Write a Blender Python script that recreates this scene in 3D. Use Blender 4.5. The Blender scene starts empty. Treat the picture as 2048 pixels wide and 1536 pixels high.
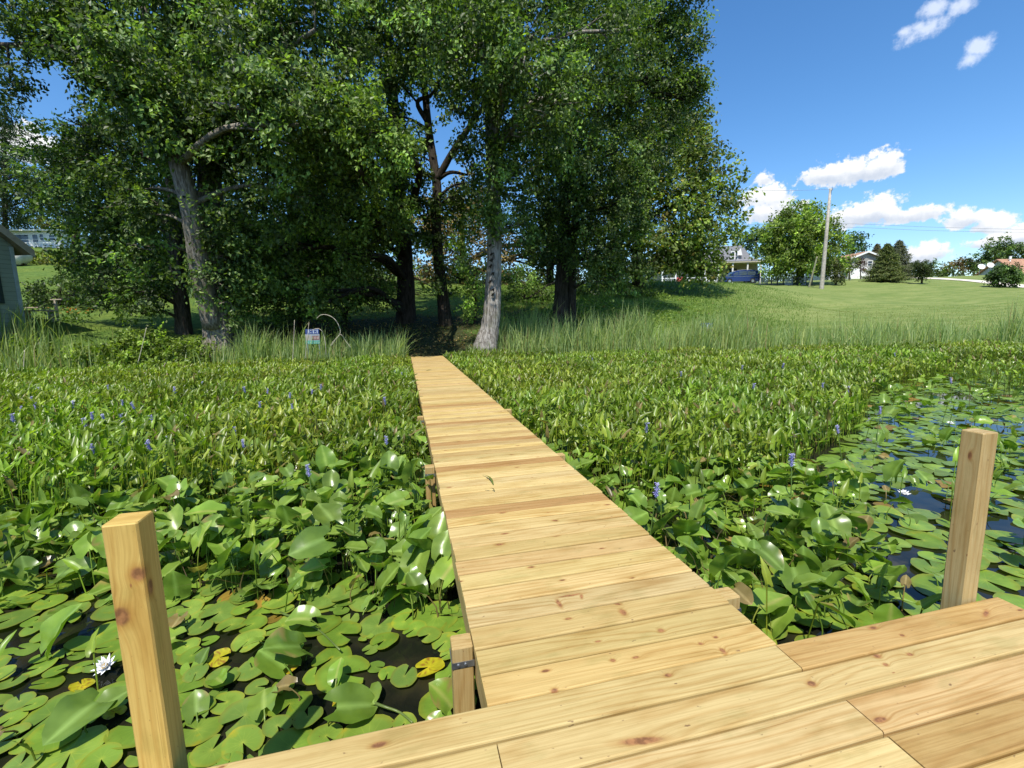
import bpy, math, random
import numpy as np
from mathutils import Vector, Matrix
rng = np.random.default_rng(7)
random.seed(7)
SC = bpy.context.scene
COL = SC.collection
R = math.radians

# ------------------------------------------------------------------ camera
# world: walkway runs along +Y, deck top is z = 0, the pond surface is z = WZ
F_PX, PITCH, ROLL, YAW, EYE = 908.86, 0.14108, -0.020992, 0.229993, 1.35216
W, H = 2048, 1536
WZ = -0.45
_cy, _sy, _cp, _sp = math.cos(YAW), math.sin(YAW), math.cos(PITCH), math.sin(PITCH)
FW = np.array([_sy * _cp, _cy * _cp, -_sp])
_r0 = np.array([_cy, -_sy, 0.0])
_u0 = np.cross(_r0, FW)
RT = math.cos(ROLL) * _r0 + math.sin(ROLL) * _u0
UP = -math.sin(ROLL) * _r0 + math.cos(ROLL) * _u0
FH = np.array([_sy, _cy, 0.0])          # horizontal heading
RH = _r0                                # horizontal right
CAM = np.array([0, 0, EYE])


def ray(px, py):
    return FW + RT * (px - W / 2) / F_PX - UP * (py - H / 2) / F_PX


def at(px, py, D):
    d = ray(px, py)
    return CAM + d * (D / (d @ FH))


def on(px, py, z=0.0):
    d = ray(px, py)
    return CAM + d * ((z - EYE) / d[2])


def proj(P):
    d = np.atleast_2d(P) - CAM
    z = d @ FW
    zz = np.where(z > 0.05, z, 0.05)
    return np.stack([W / 2 + F_PX * (d @ RT) / zz, H / 2 - F_PX * (d @ UP) / zz, z], -1)


cam = bpy.data.cameras.new('camera')
camo = bpy.data.objects.new('camera', cam)
COL.objects.link(camo)
M = Matrix(((RT[0], UP[0], -FW[0], 0), (RT[1], UP[1], -FW[1], 0), (RT[2], UP[2], -FW[2], EYE), (0, 0, 0, 1)))
camo.matrix_world = M
cam.sensor_width = 36
cam.lens = 36 * F_PX / W
cam.clip_end = 5000
cam.clip_start = 0.05
SC.camera = camo

# ------------------------------------------------------------------ mesh helpers


class MB:
    """collects vertices / faces with a colour (tint) and a vector (uvw) per vertex"""

    def __init__(s):
        s.v, s.f, s.t, s.u, s.n = [], [], [], [], 0

    def add(s, V, F, tint=(1, 1, 1), uvw=None):
        V = np.asarray(V, float).reshape(-1, 3)
        s.v.append(V)
        t = np.asarray(tint, float)
        s.t.append(np.broadcast_to(t, (len(V), 3)) if t.ndim == 1 else t)
        s.u.append(np.zeros((len(V), 3)) if uvw is None else np.asarray(uvw, float))
        if isinstance(F, np.ndarray):
            s.f.append(F + s.n)
        else:
            by = {}
            for q in F:
                by.setdefault(len(q), []).append(q)
            for k, a in by.items():
                s.f.append(np.array(a) + s.n)
        s.n += len(V)
        return s

    def build(s, name, mat, parent=None, smooth=False):
        me = bpy.data.meshes.new(name)
        V = np.concatenate(s.v)
        loops = np.concatenate([f.ravel() for f in s.f]).astype(np.int32)
        cnt = np.concatenate([np.full(len(f), f.shape[1]) for f in s.f]).astype(np.int32)
        me.vertices.add(len(V))
        me.vertices.foreach_set('co', V.astype(np.float32).ravel())
        me.loops.add(len(loops))
        me.loops.foreach_set('vertex_index', loops)
        me.polygons.add(len(cnt))
        st = np.concatenate([[0], np.cumsum(cnt)[:-1]]).astype(np.int32)
        me.polygons.foreach_set('loop_start', st)
        me.polygons.foreach_set('loop_total', cnt)
        me.polygons.foreach_set('use_smooth', np.full(len(cnt), smooth, bool))
        a = me.attributes.new('tint', 'FLOAT_COLOR', 'POINT')
        a.data.foreach_set('color', np.concatenate([np.concatenate(s.t), np.ones((len(V), 1))], 1).astype(np.float32).ravel())
        a = me.attributes.new('uvw', 'FLOAT_VECTOR', 'POINT')
        a.data.foreach_set('vector', np.concatenate(s.u).astype(np.float32).ravel())
        me.update(calc_edges=True)
        me.validate()
        for m in (mat if isinstance(mat, (list, tuple)) else [mat]):
            me.materials.append(m)
        o = bpy.data.objects.new(name, me)
        COL.objects.link(o)
        if parent is not None:
            o.parent = parent
        return o


BOXF = [(0, 3, 2, 1), (4, 5, 6, 7), (0, 1, 5, 4), (1, 2, 6, 5), (2, 3, 7, 6), (3, 0, 4, 7)]


class Frame:
    """a local frame: x to the right, y away, z up"""

    def __init__(s, o, rz=0.0, xax=None):
        s.o = np.array(o, float)
        x = np.array([math.cos(rz), math.sin(rz), 0]) if xax is None else np.array(xax, float)
        y = np.array([-x[1], x[0], 0])
        s.m = np.stack([x, y, [0, 0, 1]])

    def __call__(s, V):
        return np.asarray(V, float) @ s.m + s.o


IDF = Frame((0, 0, 0))


def box(mb, x0, x1, y0, y1, z0, z1, fr=IDF, tint=(1, 1, 1)):
    V = [(x0, y0, z0), (x1, y0, z0), (x1, y1, z0), (x0, y1, z0), (x0, y0, z1), (x1, y0, z1), (x1, y1, z1), (x0, y1, z1)]
    mb.add(fr(V), BOXF, tint)
    return mb


def prism(mb, prof, y0, y1, fr=IDF, tint=(1, 1, 1)):
    """profile (x,z) extruded along local y"""
    n = len(prof)
    V = [(x, y0, z) for x, z in prof] + [(x, y1, z) for x, z in prof]
    F = [list(range(n)), list(range(2 * n - 1, n - 1, -1))] + [((i + 1) % n, i, n + i, n + (i + 1) % n) for i in range(n)]
    mb.add(fr(V), F, tint)
    return mb


def tube(mb, P, rad, n=8, tint=(1, 1, 1), wob=0.0, flute=0.0, cap=True):
    P = np.asarray(P, float)
    rad = np.broadcast_to(np.asarray(rad, float), (len(P),))
    T = np.gradient(P, axis=0)
    T /= np.linalg.norm(T, axis=1)[:, None] + 1e-9
    ref = np.array([0.31, 0.95, 0.02]) if abs(T[0][2]) > 0.7 else np.array([0, 0, 1.0])
    A = np.cross(T, ref)
    A /= np.linalg.norm(A, axis=1)[:, None] + 1e-9
    B = np.cross(T, A)
    th = np.linspace(0, 2 * np.pi, n, endpoint=False)
    k = np.ones((len(P), n))
    if wob:
        k += rng.normal(0, wob, k.shape)
    if flute:
        k += flute * np.sin(th * 5 + 1.3)[None] + flute * .6 * np.sin(th * 3 + .4)[None]
    V = P[:, None] + (rad[:, None] * k)[..., None] * (np.cos(th)[None, :, None] * A[:, None] + np.sin(th)[None, :, None] * B[:, None])
    L = np.concatenate([[0], np.cumsum(np.linalg.norm(np.diff(P, axis=0), axis=1))])
    U = np.stack([np.broadcast_to(th[None] / 6.283, k.shape), np.broadcast_to(L[:, None], k.shape), np.full(k.shape, rng.random() * 50)], -1)
    i, j = np.meshgrid(np.arange(len(P) - 1), np.arange(n), indexing='ij')
    F = np.stack([i * n + j, i * n + (j + 1) % n, (i + 1) * n + (j + 1) % n, (i + 1) * n + j], -1).reshape(-1, 4)
    mb.add(V.reshape(-1, 3), F, tint, U.reshape(-1, 3))
    if cap:
        for c, rv in ((0, True), (len(P) - 1, False)):
            q = [c * n + a for a in range(n)]
            mb.f.append(np.array([q[::-1] if rv else q]) + (mb.n - len(P) * n))
    return mb


def smooth_path(P, per=6):
    """Catmull-Rom through points (any number of columns)"""
    P = np.asarray(P, float)
    Q = np.concatenate([[2 * P[0] - P[1]], P, [2 * P[-1] - P[-2]]])
    out = []
    for i in range(1, len(Q) - 2):
        for t in np.linspace(0, 1, per, endpoint=False):
            a, b, c, d = Q[i - 1], Q[i], Q[i + 1], Q[i + 2]
            out.append(.5 * ((2 * b) + (-a + c) * t + (2 * a - 5 * b + 4 * c - d) * t * t + (-a + 3 * b - 3 * c + d) * t ** 3))
    out.append(P[-1])
    return np.array(out)


def scatter(mb, TV, TF, Mx, P, tint):
    """copies of one template (verts, faces) into one mesh; Mx (n,3,3) has the axes as rows"""
    n, k = len(P), len(TV)
    if n == 0:
        return mb
    V = np.einsum('ki,nij->nkj', TV, Mx) + P[:, None]
    F = (TF[None] + (np.arange(n) * k)[:, None, None]).reshape(-1, TF.shape[1])
    mb.add(V.reshape(-1, 3), F, np.repeat(tint, k, 0))
    return mb


def unit(a):
    return a / (np.linalg.norm(a, axis=-1, keepdims=True) + 1e-9)


def axes(tip, nor):
    """rows: side, tip direction, normal"""
    tip = unit(tip)
    s = unit(np.cross(tip, nor))
    n = np.cross(s, tip)
    return np.stack([s, tip, n], 1)


def empty(name, loc):
    o = bpy.data.objects.new(name, None)
    o.location = [float(a) for a in loc]
    o.empty_display_size = .2
    COL.objects.link(o)
    return o


def tag(o, label=None, cat=None, group=None, kind=None):
    for k, v in (('label', label), ('category', cat), ('group', group), ('kind', kind)):
        if v:
            o[k] = v
    return o


def thing(name, loc, label, cat, group=None):
    return tag(empty(name, loc), label, cat, group)


def under(root, o):
    """parent o (built in world coordinates) under root"""
    o.parent = root
    o.matrix_parent_inverse = Matrix.Translation(root.location).inverted()
    return o


# ------------------------------------------------------------------ materials
def new_mat(name):
    m = bpy.data.materials.new(name)
    m.use_nodes = True
    nt = m.node_tree
    nt.nodes.clear()
    out = nt.nodes.new('ShaderNodeOutputMaterial')
    return m, nt, out


class N:
    def __init__(s, nt):
        s.nt = nt

    def node(s, typ, ins=None, **kw):
        n = s.nt.nodes.new(typ)
        for k, v in kw.items():
            setattr(n, k, v)
        for k, v in (ins or {}).items():
            s.set(n.inputs[k], v)
        return n

    def set(s, sock, v):
        if isinstance(v, bpy.types.NodeSocket):
            s.nt.links.new(v, sock)
        elif isinstance(v, bpy.types.Node):
            s.nt.links.new(v.outputs[0], sock)
        else:
            if isinstance(v, (tuple, list)) and len(v) == 3 and sock.type == 'RGBA':
                v = (*v, 1)
            sock.default_value = v

    def math(s, op, a, b=0.0, c=0.0, clamp=False):
        n = s.node('ShaderNodeMath', operation=op, use_clamp=clamp)
        for i, v in enumerate((a, b, c)):
            s.set(n.inputs[i], v)
        return n.outputs[0]

    def vmath(s, op, a, b=(0, 0, 0), out=0):
        n = s.node('ShaderNodeVectorMath', operation=op)
        s.set(n.inputs[0], a)
        s.set(n.inputs[1], b)
        return n.outputs[out]

    def mix(s, fac, a, b, blend='MIX'):
        n = s.node('ShaderNodeMix', data_type='RGBA', blend_type=blend)
        s.set(n.inputs[0], fac)
        s.set(n.inputs[6], a)
        s.set(n.inputs[7], b)
        return n.outputs[2]

    def noise(s, vec, scale=1.0, detail=4.0, rough=.55, dist=0.0):
        n = s.node('ShaderNodeTexNoise', {'Vector': vec, 'Scale': scale, 'Detail': detail, 'Roughness': rough, 'Distortion': dist})
        return n.outputs[0]

    def ramp(s, fac, a, b, interp='SMOOTHSTEP'):
        n = s.node('ShaderNodeMapRange', {'Value': fac, 'From Min': a, 'From Max': b}, interpolation_type=interp)
        return n.outputs[0]

    def attr(s, name, out='Color'):
        return s.node('ShaderNodeAttribute', attribute_name=name).outputs[out]

    def sep(s, v):
        return s.node('ShaderNodeSeparateXYZ', {0: v}).outputs

    def comb(s, x, y, z):
        return s.node('ShaderNodeCombineXYZ', {0: x, 1: y, 2: z}).outputs[0]

    def bsdf(s, **k):
        return s.node('ShaderNodeBsdfPrincipled', {kk.replace('_', ' '): v for kk, v in k.items()})

    def bump(s, h, strength=.3, dist=.01):
        return s.node('ShaderNodeBump', {'Height': h, 'Strength': strength, 'Distance': dist}).outputs[0]


def leaf_mat(name, rough=.42, trans=.28, spec=.45, vein=0.0):
    m, nt, out = new_mat(name)
    n = N(nt)
    col = n.attr('tint')
    geo = n.node('ShaderNodeNewGeometry')
    nz = n.noise(geo.outputs['Position'], 9.0, 2)
    col = n.mix(n.ramp(nz, .35, .7), n.mix(1.0, col, (.8, .84, .75), 'MULTIPLY'), n.mix(1.0, col, (1.12, 1.1, 1.05), 'MULTIPLY'))
    if vein:
        ux, uy = n.sep(n.attr('uvw', 'Vector'))[:2]
        rr = n.math('SQRT', n.math('ADD', n.math('MULTIPLY', ux, ux), n.math('MULTIPLY', uy, uy)))
        aa = n.math('ABSOLUTE', n.math('SINE', n.math('MULTIPLY', n.math('ARCTAN2', ux, uy), 7.0)))
        vv = n.math('MULTIPLY', n.ramp(n.math('MULTIPLY', aa, rr), .09, .0), n.ramp(rr, 1.0, .3))
        col = n.mix(n.math('MULTIPLY', vv, vein), col, n.mix(1.0, col, (1.5, 1.3, 1.3), 'MULTIPLY'))
        sp = n.noise(geo.outputs['Position'], 60.0, 3)
        col = n.mix(n.ramp(sp, .70, .76), col, (.12, .08, .02))
        bl = n.noise(geo.outputs['Position'], 14.0, 3)
        col = n.mix(n.math('MULTIPLY', n.ramp(bl, .60, .74), .75), col, n.mix(1.0, col, (1.5, 1.05, .6), 'MULTIPLY'))
    p = n.bsdf(Base_Color=col, Roughness=rough, Specular_IOR_Level=spec)
    t = n.node('ShaderNodeBsdfTranslucent', {'Color': n.mix(1.0, col, (1.5, 1.7, .5), 'MULTIPLY')})
    mx = n.node('ShaderNodeMixShader', {0: trans, 1: p.outputs[0], 2: t.outputs[0]})
    nt.links.new(mx.outputs[0], out.inputs[0])
    return m


def plain(name, col, rough=.6, noise=.12, scale=6.0, metallic=0.0, bump=0.0, spec=.4, tint=False):
    m, nt, out = new_mat(name)
    n = N(nt)
    tc = n.node('ShaderNodeTexCoord').outputs['Object']
    nz = n.noise(tc, scale, 5)
    base = n.attr('tint') if tint else col
    if tint:
        base = n.mix(1.0, base, col, 'MULTIPLY')
    f = n.ramp(nz, .3, .7)
    c = n.mix(f, n.mix(1.0, base, (1 - noise,) * 3, 'MULTIPLY'), n.mix(1.0, base, (1 + noise,) * 3, 'MULTIPLY'))
    p = n.bsdf(Base_Color=c, Roughness=rough, Metallic=metallic, Specular_IOR_Level=spec)
    if bump:
        nt.links.new(n.bump(nz, bump, .02), p.inputs['Normal'])
    nt.links.new(p.outputs[0], out.inputs[0])
    return m


def siding(name, col, pitch=.12, rough=.6):
    """horizontal clapboards: each course has its own slope (bump) and a thin dark lap line"""
    m, nt, out = new_mat(name)
    n = N(nt)
    tc = n.node('ShaderNodeTexCoord').outputs['Object']
    z = n.sep(tc)[2]
    fr = n.math('FRACT', n.math('DIVIDE', z, pitch))
    lap = n.ramp(fr, .0, .14)
    nz = n.noise(n.vmath('MULTIPLY', tc, (1, 1, 6)), 2.0, 4)
    c = n.mix(n.ramp(nz, .3, .7), n.mix(1.0, col, (.86,) * 3, 'MULTIPLY'), col)
    c = n.mix(lap, n.mix(1.0, c, (.45,) * 3, 'MULTIPLY'), c)
    p = n.bsdf(Base_Color=c, Roughness=rough)
    nt.links.new(n.bump(fr, .5, .02), p.inputs['Normal'])
    nt.links.new(p.outputs[0], out.inputs[0])
    return m


def shingles(name, col):
    m, nt, out = new_mat(name)
    n = N(nt)
    tc = n.node('ShaderNodeTexCoord').outputs['Object']
    nz = n.noise(tc, 3.0, 5)
    nz2 = n.noise(n.vmath('MULTIPLY', tc, (3, 3, 10)), 3.0, 2)
    c = n.mix(n.ramp(nz, .3, .7), n.mix(1.0, col, (.75,) * 3, 'MULTIPLY'), n.mix(1.0, col, (1.15,) * 3, 'MULTIPLY'))
    c = n.mix(n.ramp(nz2, .4, .6), c, n.mix(1.0, c, (.82,) * 3, 'MULTIPLY'))
    p = n.bsdf(Base_Color=c, Roughness=.85)
    nt.links.new(p.outputs[0], out.inputs[0])
    return m


def wood_mat(name, knots=(), vertical=False):
    """new yellow pine: uvw = (metres along the board, metres across it, board number), tint = board colour"""
    m, nt, out = new_mat(name)
    n = N(nt)
    uv = n.attr('uvw', 'Vector')
    tint = n.attr('tint')
    u, v, s = n.sep(uv)[:3]
    seed = n.math('MULTIPLY', s, 7.31)
    # knots: chosen ones (in object space) and small random ones in every board
    cell = n.comb(n.math('MULTIPLY', u, 2.6), n.math('ADD', n.math('MULTIPLY', v, 6.5), n.math('MULTIPLY', s, 3.0)), 0.0)
    vo = n.node('ShaderNodeTexVoronoi', {'Vector': cell, 'Scale': 1.0, 'Randomness': .9}, voronoi_dimensions='2D')
    rnd = n.sep(vo.outputs['Color'])
    size = n.math('MULTIPLY', n.ramp(rnd[0], .60, 1.05, 'LINEAR'), .085)
    kd = n.math('DIVIDE', vo.outputs['Distance'], n.math('ADD', size, .001))
    if knots:
        pos = n.node('ShaderNodeTexCoord').outputs['Object']
        wob = n.vmath('SCALE', n.vmath('SUBTRACT', n.node('ShaderNodeTexNoise', {'Vector': pos, 'Scale': 45.0, 'Detail': 2.0}).outputs['Color'], (.5, .5, .5)))
        wob.node.inputs['Scale'].default_value = .008
        pos = n.vmath('ADD', pos, wob)
        for c, rad, ang in knots:
            d = n.vmath('SUBTRACT', pos, tuple(c))
            if ang:
                rot = n.node('ShaderNodeVectorRotate', {'Vector': d, 'Angle': ang}, rotation_type='Z_AXIS')
                d = rot.outputs[0]
            d = n.vmath('DIVIDE', d, tuple(q * 1.3 for q in rad))
            L = n.vmath('LENGTH', d, out=1)
            kd = n.math('MINIMUM', kd, L)
    pull = n.math('MULTIPLY', n.math('POWER', 2.718, n.math('MULTIPLY', n.math('MULTIPLY', kd, kd), -.28)), .02)
    v2 = n.math('ADD', v, pull)
    # growth-ring figure: long stretched bands, cathedral arches from a slow bend
    bend = n.noise(n.comb(n.math('ADD', n.math('MULTIPLY', u, .6), seed), n.math('MULTIPLY', v2, 5.0), s), 1.0, 2)
    ringc = n.math('ADD', n.math('MULTIPLY', v2, 62.0), n.math('MULTIPLY', bend, 17.0))
    ring = n.math('MULTIPLY', n.math('ADD', n.math('SINE', n.math('MULTIPLY', ringc, 3.0)), 1.0), .5)
    ring = n.math('POWER', ring, 3.2)
    fine = n.noise(n.comb(n.math('ADD', n.math('MULTIPLY', u, 2.5), seed), n.math('MULTIPLY', v2, 160.0), s), 1.0, 3, .6)
    blot = n.noise(n.comb(n.math('ADD', n.math('MULTIPLY', u, 2.2), seed), n.math('MULTIPLY', v2, 9.0), s), 1.0, 4, .6)
    vis = n.ramp(n.noise(n.comb(n.math('ADD', n.math('MULTIPLY', u, .6), seed), n.math('MULTIPLY', v2, 3.0), n.math('ADD', s, 9.0)), 1.0, 2), .35, .65)
    c = n.mix(n.math('MULTIPLY', n.math('MULTIPLY', ring, n.math('ADD', n.math('MULTIPLY', vis, .8), .2)), .58), tint, n.mix(1.0, tint, (.70, .54, .34), 'MULTIPLY'))
    c = n.mix(n.ramp(fine, .35, .75), n.mix(1.0, c, (1.05, 1.05, 1.05), 'MULTIPLY'), n.mix(1.0, c, (.84, .80, .72), 'MULTIPLY'))
    c = n.mix(n.math('MULTIPLY', n.ramp(blot, .42, .72), .8), c, n.mix(1.0, c, (.76, .67, .52), 'MULTIPLY'))
    g = n.noise(n.comb(n.math('ADD', n.math('MULTIPLY', u, 5.0), seed), n.math('MULTIPLY', v2, 12.0), n.math('ADD', s, 30.0)), 1.0, 4)
    c = n.mix(n.math('MULTIPLY', n.ramp(g, .52, .70), .55), c, n.mix(1.0, c, (.75, .80, .72), 'MULTIPLY'))
    crk = n.noise(n.comb(n.math('ADD', n.math('MULTIPLY', u, 1.6), seed), n.math('MULTIPLY', v2, 210.0), n.math('ADD', s, 4.0)), 1.0, 2, .5)
    c = n.mix(n.math('MULTIPLY', n.ramp(crk, .68, .74), .5), c, n.mix(1.0, c, (.45, .34, .22), 'MULTIPLY'))
    specks = n.noise(n.comb(n.math('ADD', n.math('MULTIPLY', u, 26.0), seed), n.math('MULTIPLY', v2, 60.0), s), 1.0, 2)
    c = n.mix(n.math('MULTIPLY', n.ramp(specks, .69, .76), .75), c, (.13, .07, .035))
    halo = n.ramp(kd, 1.9, .8)
    c = n.mix(n.math('MULTIPLY', halo, .5), c, n.mix(1.0, c, (.72, .5, .3), 'MULTIPLY'))
    core = n.math('MULTIPLY', n.ramp(kd, 1.15, .55), .88)
    kn = n.noise(n.node('ShaderNodeTexCoord').outputs['Object'], 38.0, 4)
    c = n.mix(core, c, n.mix(n.ramp(kn, .35, .65), (.14, .055, .025), (.33, .15, .06)))
    p = n.bsdf(Base_Color=c, Roughness=.62, Specular_IOR_Level=.3)
    hgt = n.math('ADD', n.math('MULTIPLY', fine, .6), n.math('MULTIPLY', ring, .4))
    nt.links.new(n.bump(hgt, .25, .002), p.inputs['Normal'])
    nt.links.new(p.outputs[0], out.inputs[0])
    return m


def bark_mat(name):
    m, nt, out = new_mat(name)
    n = N(nt)
    uv = n.attr('uvw', 'Vector')
    tint = n.attr('tint')
    tc = n.node('ShaderNodeTexCoord').outputs['Object']
    v = n.vmath('MULTIPLY', tc, (1, 1, .16))
    r = n.noise(v, 16.0, 5, .65, .6)
    r2 = n.noise(tc, 1.7, 4)
    c = n.mix(n.ramp(r, .36, .62), n.mix(1.0, tint, (.32, .30, .27), 'MULTIPLY'), tint)
    c = n.mix(n.math('MULTIPLY', n.ramp(r2, .5, .7), .5), c, n.mix(1.0, tint, (.55, .6, .42), 'MULTIPLY'))
    p = n.bsdf(Base_Color=c, Roughness=.9, Specular_IOR_Level=.2)
    nt.links.new(n.bump(r, .9, .06), p.inputs['Normal'])
    nt.links.new(p.outputs[0], out.inputs[0])
    return m


LEAF = leaf_mat('tree_leaf', .45, .36, .30)
FARLEAF = leaf_mat('far_leaf', .55, .25, .3)
PLANT = leaf_mat('water_plant_leaf', .36, .36, .45)
REED = leaf_mat('reed_blade', .5, .42, .3)
BARK = bark_mat('bark')
METAL = plain('galvanised_steel', (.42, .44, .46), .38, .15, 30, .9)
WHITE = plain('white_paint', (.8, .8, .78), .5, .05)
DARK = plain('dark_paint', (.03, .035, .035), .5, .1)
GLASS = plain('window_glass', (.05, .07, .09), .08, .1, 2, 0, 0, .6)
TINTED = plain('painted', (1, 1, 1), .6, .08, 8, tint=True)

# ------------------------------------------------------------------ light, sky, clouds
SUN_TO = unit(np.array([-.42, -.90, 0.0])) * math.cos(R(60)) + np.array([0, 0, math.sin(R(60))])
sl = bpy.data.lights.new('sun', 'SUN')
sl.energy = 4.4
sl.angle = R(.53)
sl.color = (1, .95, .87)
so = bpy.data.objects.new('sun', sl)
so.rotation_euler = Vector(-SUN_TO).to_track_quat('-Z', 'Y').to_euler()
so.location = (-20, -40, 60)
COL.objects.link(so)

wd = bpy.data.worlds.new('World')
SC.world = wd
wd.use_nodes = True
nt = wd.node_tree
nt.nodes.clear()
n = N(nt)
wout = n.node('ShaderNodeOutputWorld')
sky = n.node('ShaderNodeTexSky', sky_type='NISHITA', sun_disc=False)
sky.sun_elevation = R(60)
sky.sun_rotation = math.atan2(SUN_TO[0], SUN_TO[1])
sky.altitude = 250
sky.air_density = 1.0
sky.dust_density = .6
sky.ozone_density = 4.0
SKYK = .125
dirv = n.node('ShaderNodeTexCoord').outputs['Generated']
dx, dy, dz = n.sep(dirv)[:3]
az = n.math('ARCTAN2', dx, dy)
el = n.math('ARCSINE', n.math('MAXIMUM', n.math('MINIMUM', dz, 1.0), -1.0))
ae = n.comb(az, el, 0.0)
big = n.noise(ae, 26.0, 7, .62)
fin = n.noise(ae, 70.0, 6, .65)
edge = n.math('ADD', n.math('MULTIPLY', n.math('SUBTRACT', big, .5), 1.5), n.math('MULTIPLY', n.math('SUBTRACT', fin, .5), .9))


def blob_field(blobs, flat):
    f, hh = None, None
    for px, py, rx, ry in blobs:
        rx, ry = rx * 1.5, ry * 1.42
        d = unit(ray(px, py))
        a0, e0 = math.atan2(d[0], d[1]), math.asin(d[2])
        dr = unit(ray(px + rx, py))
        du_ = unit(ray(px, py - ry))
        ra = abs(math.atan2(dr[0], dr[1]) - a0)
        re = abs(math.asin(du_[2]) - e0)
        q = n.vmath('MULTIPLY', n.vmath('SUBTRACT', ae, (a0, e0, 0)), (1 / ra, 1 / re, 0))
        x, y = n.sep(q)[:2]
        if flat:
            yy = n.math('MULTIPLY', n.math('MINIMUM', y, 0.0), 1.7)
            y2 = n.math('MAXIMUM', y, n.math('MULTIPLY', yy, -1.0))
        else:
            y2 = y
        r = n.math('SQRT', n.math('ADD', n.math('MULTIPLY', x, x), n.math('MULTIPLY', y2, y2)))
        g = n.math('SUBTRACT', 1.0, r)
        f = g if f is None else n.math('SMOOTH_MAX', f, g, .18)
        hh = n.math('MULTIPLY', n.math('MAXIMUM', g, 0.0), y) if hh is None else n.math('ADD', hh, n.math('MULTIPLY', n.math('MAXIMUM', g, 0.0), y))
    return f, hh


CUM = [(1645, 352, 40, 24), (1700, 348, 62, 32), (1758, 338, 44, 32), (1528, 362, 17, 20), (1518, 398, 40, 26), (1555, 400, 34, 30),
       (1535, 428, 46, 26), (1602, 412, 14, 12), (1700, 436, 66, 30), (1758, 424, 44, 34), (1824, 432, 62, 20), (1935, 440, 44, 24),
       (1985, 452, 44, 24), (2045, 472, 70, 26), (1850, 512, 48, 24), (2005, 486, 80, 16), (60, 300, 60, 40), (-200, 420, 120, 50),
       (2300, 430, 150, 60), (2500, 300, 90, 40)]
WIS = [(1850, 58, 44, 22), (1868, 18, 30, 22), (1925, 8, 30, 18), (1960, 95, 26, 20), (1942, 118, 22, 14), (1812, 62, 16, 12), (2150, 60, 60, 20)]
fc, hc = blob_field(CUM, True)
fw, _h = blob_field(WIS, False)
dc = n.ramp(n.math('ADD', fc, n.math('MULTIPLY', edge, 1.25)), .10, .42)
dw = n.math('MULTIPLY', n.ramp(n.math('ADD', fw, n.math('MULTIPLY', edge, 1.3)), .05, .9), .62)
shade = n.ramp(n.math('ADD', n.math('MULTIPLY', hc, 1.4), n.math('MULTIPLY', edge, .55)), -.35, .35)
ccol = n.mix(shade, (5.6 * .078 / SKYK, 6.3 * .078 / SKYK, 7.5 * .078 / SKYK), (9.6 * .078 / SKYK, 9.7 * .078 / SKYK, 9.8 * .078 / SKYK))
hs = n.node('ShaderNodeHueSaturation', {'Color': sky.outputs[0], 'Saturation': 1.22, 'Value': 1.10})
skc = n.mix(dw, hs.outputs[0], (9.5 * .078 / SKYK, 10 * .078 / SKYK, 11 * .078 / SKYK))
skc = n.mix(dc, skc, ccol)
bg = n.node('ShaderNodeBackground', {'Color': skc, 'Strength': SKYK})
nt.links.new(bg.outputs[0], wout.inputs[0])

SC.view_settings.view_transform = 'Standard'
SC.view_settings.look = 'None'
SC.view_settings.exposure = 0.56
SC.view_settings.gamma = 1.0
SC.cycles.max_bounces = 7
SC.cycles.transparent_max_bounces = 4
SC.cycles.diffuse_bounces = 3
SC.cycles.glossy_bounces = 3
SC.cycles.transmission_bounces = 4
SC.cycles.caustics_reflective = False
SC.cycles.caustics_refractive = False

# ------------------------------------------------------------------ terrain
SHORE = np.array([(-140, 40), (-60, 22), (-25, 17.6), (-13, 17.4), (-7, 18.2), (0, 17.7), (2, 17.7), (6, 18.6), (12, 19.4), (18, 17.5),
                  (24, 13.8), (30, 9.5), (40, 2.5), (60, -12), (140, -60)], float)


def sdist(x, y):
    """signed distance to the shoreline, positive on land"""
    P = np.stack([np.ravel(x), np.ravel(y)], -1)
    best = np.full(len(P), 1e9)
    sg = np.ones(len(P))
    for a, b in zip(SHORE[:-1], SHORE[1:]):
        ab = b - a
        t = np.clip(((P - a) @ ab) / (ab @ ab), 0, 1)
        d = P - (a + t[:, None] * ab)
        L = np.linalg.norm(d, axis=1)
        cr = ab[0] * (P[:, 1] - a[1]) - ab[1] * (P[:, 0] - a[0])
        k = L < best
        best = np.where(k, L, best)
        sg = np.where(k, np.sign(cr), sg)
    return (best * sg).reshape(np.shape(x))


CP = [(0, 745, 15.5), (200, 700, 17.5), (150, 640, 22), (100, 590, 30), (100, 545, 40), (100, 505, 55), (60, 465, 78), (300, 650, 23.5),
      (440, 705, 18), (367, 668, 21), (600, 640, 26), (500, 600, 34), (700, 560, 50), (975, 690, 18.5), (812, 645, 25), (893, 650, 24),
      (860, 709, 17.7), (860, 562, 48), (1125, 640, 24), (1200, 580, 36), (1410, 566, 42), (1500, 566, 46), (1330, 640, 25), (1643, 577, 55),
      (1550, 640, 30), (1643, 620, 40), (1700, 562, 68), (1900, 561, 66), (2048, 575, 58), (2048, 640, 30), (1850, 556, 80), (2000, 548, 78),
      (2048, 668, 24), (1475, 570, 66), (1400, 571, 70), (1720, 557, 85), (0, 622, 17), (-60, 640, 16), (1250, 575, 60), (1000, 575, 42),
      (1800, 600, 48), (1950, 610, 42), (1600, 572, 60)]
cpw = [tuple(at(*c)) for c in CP]
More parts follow.
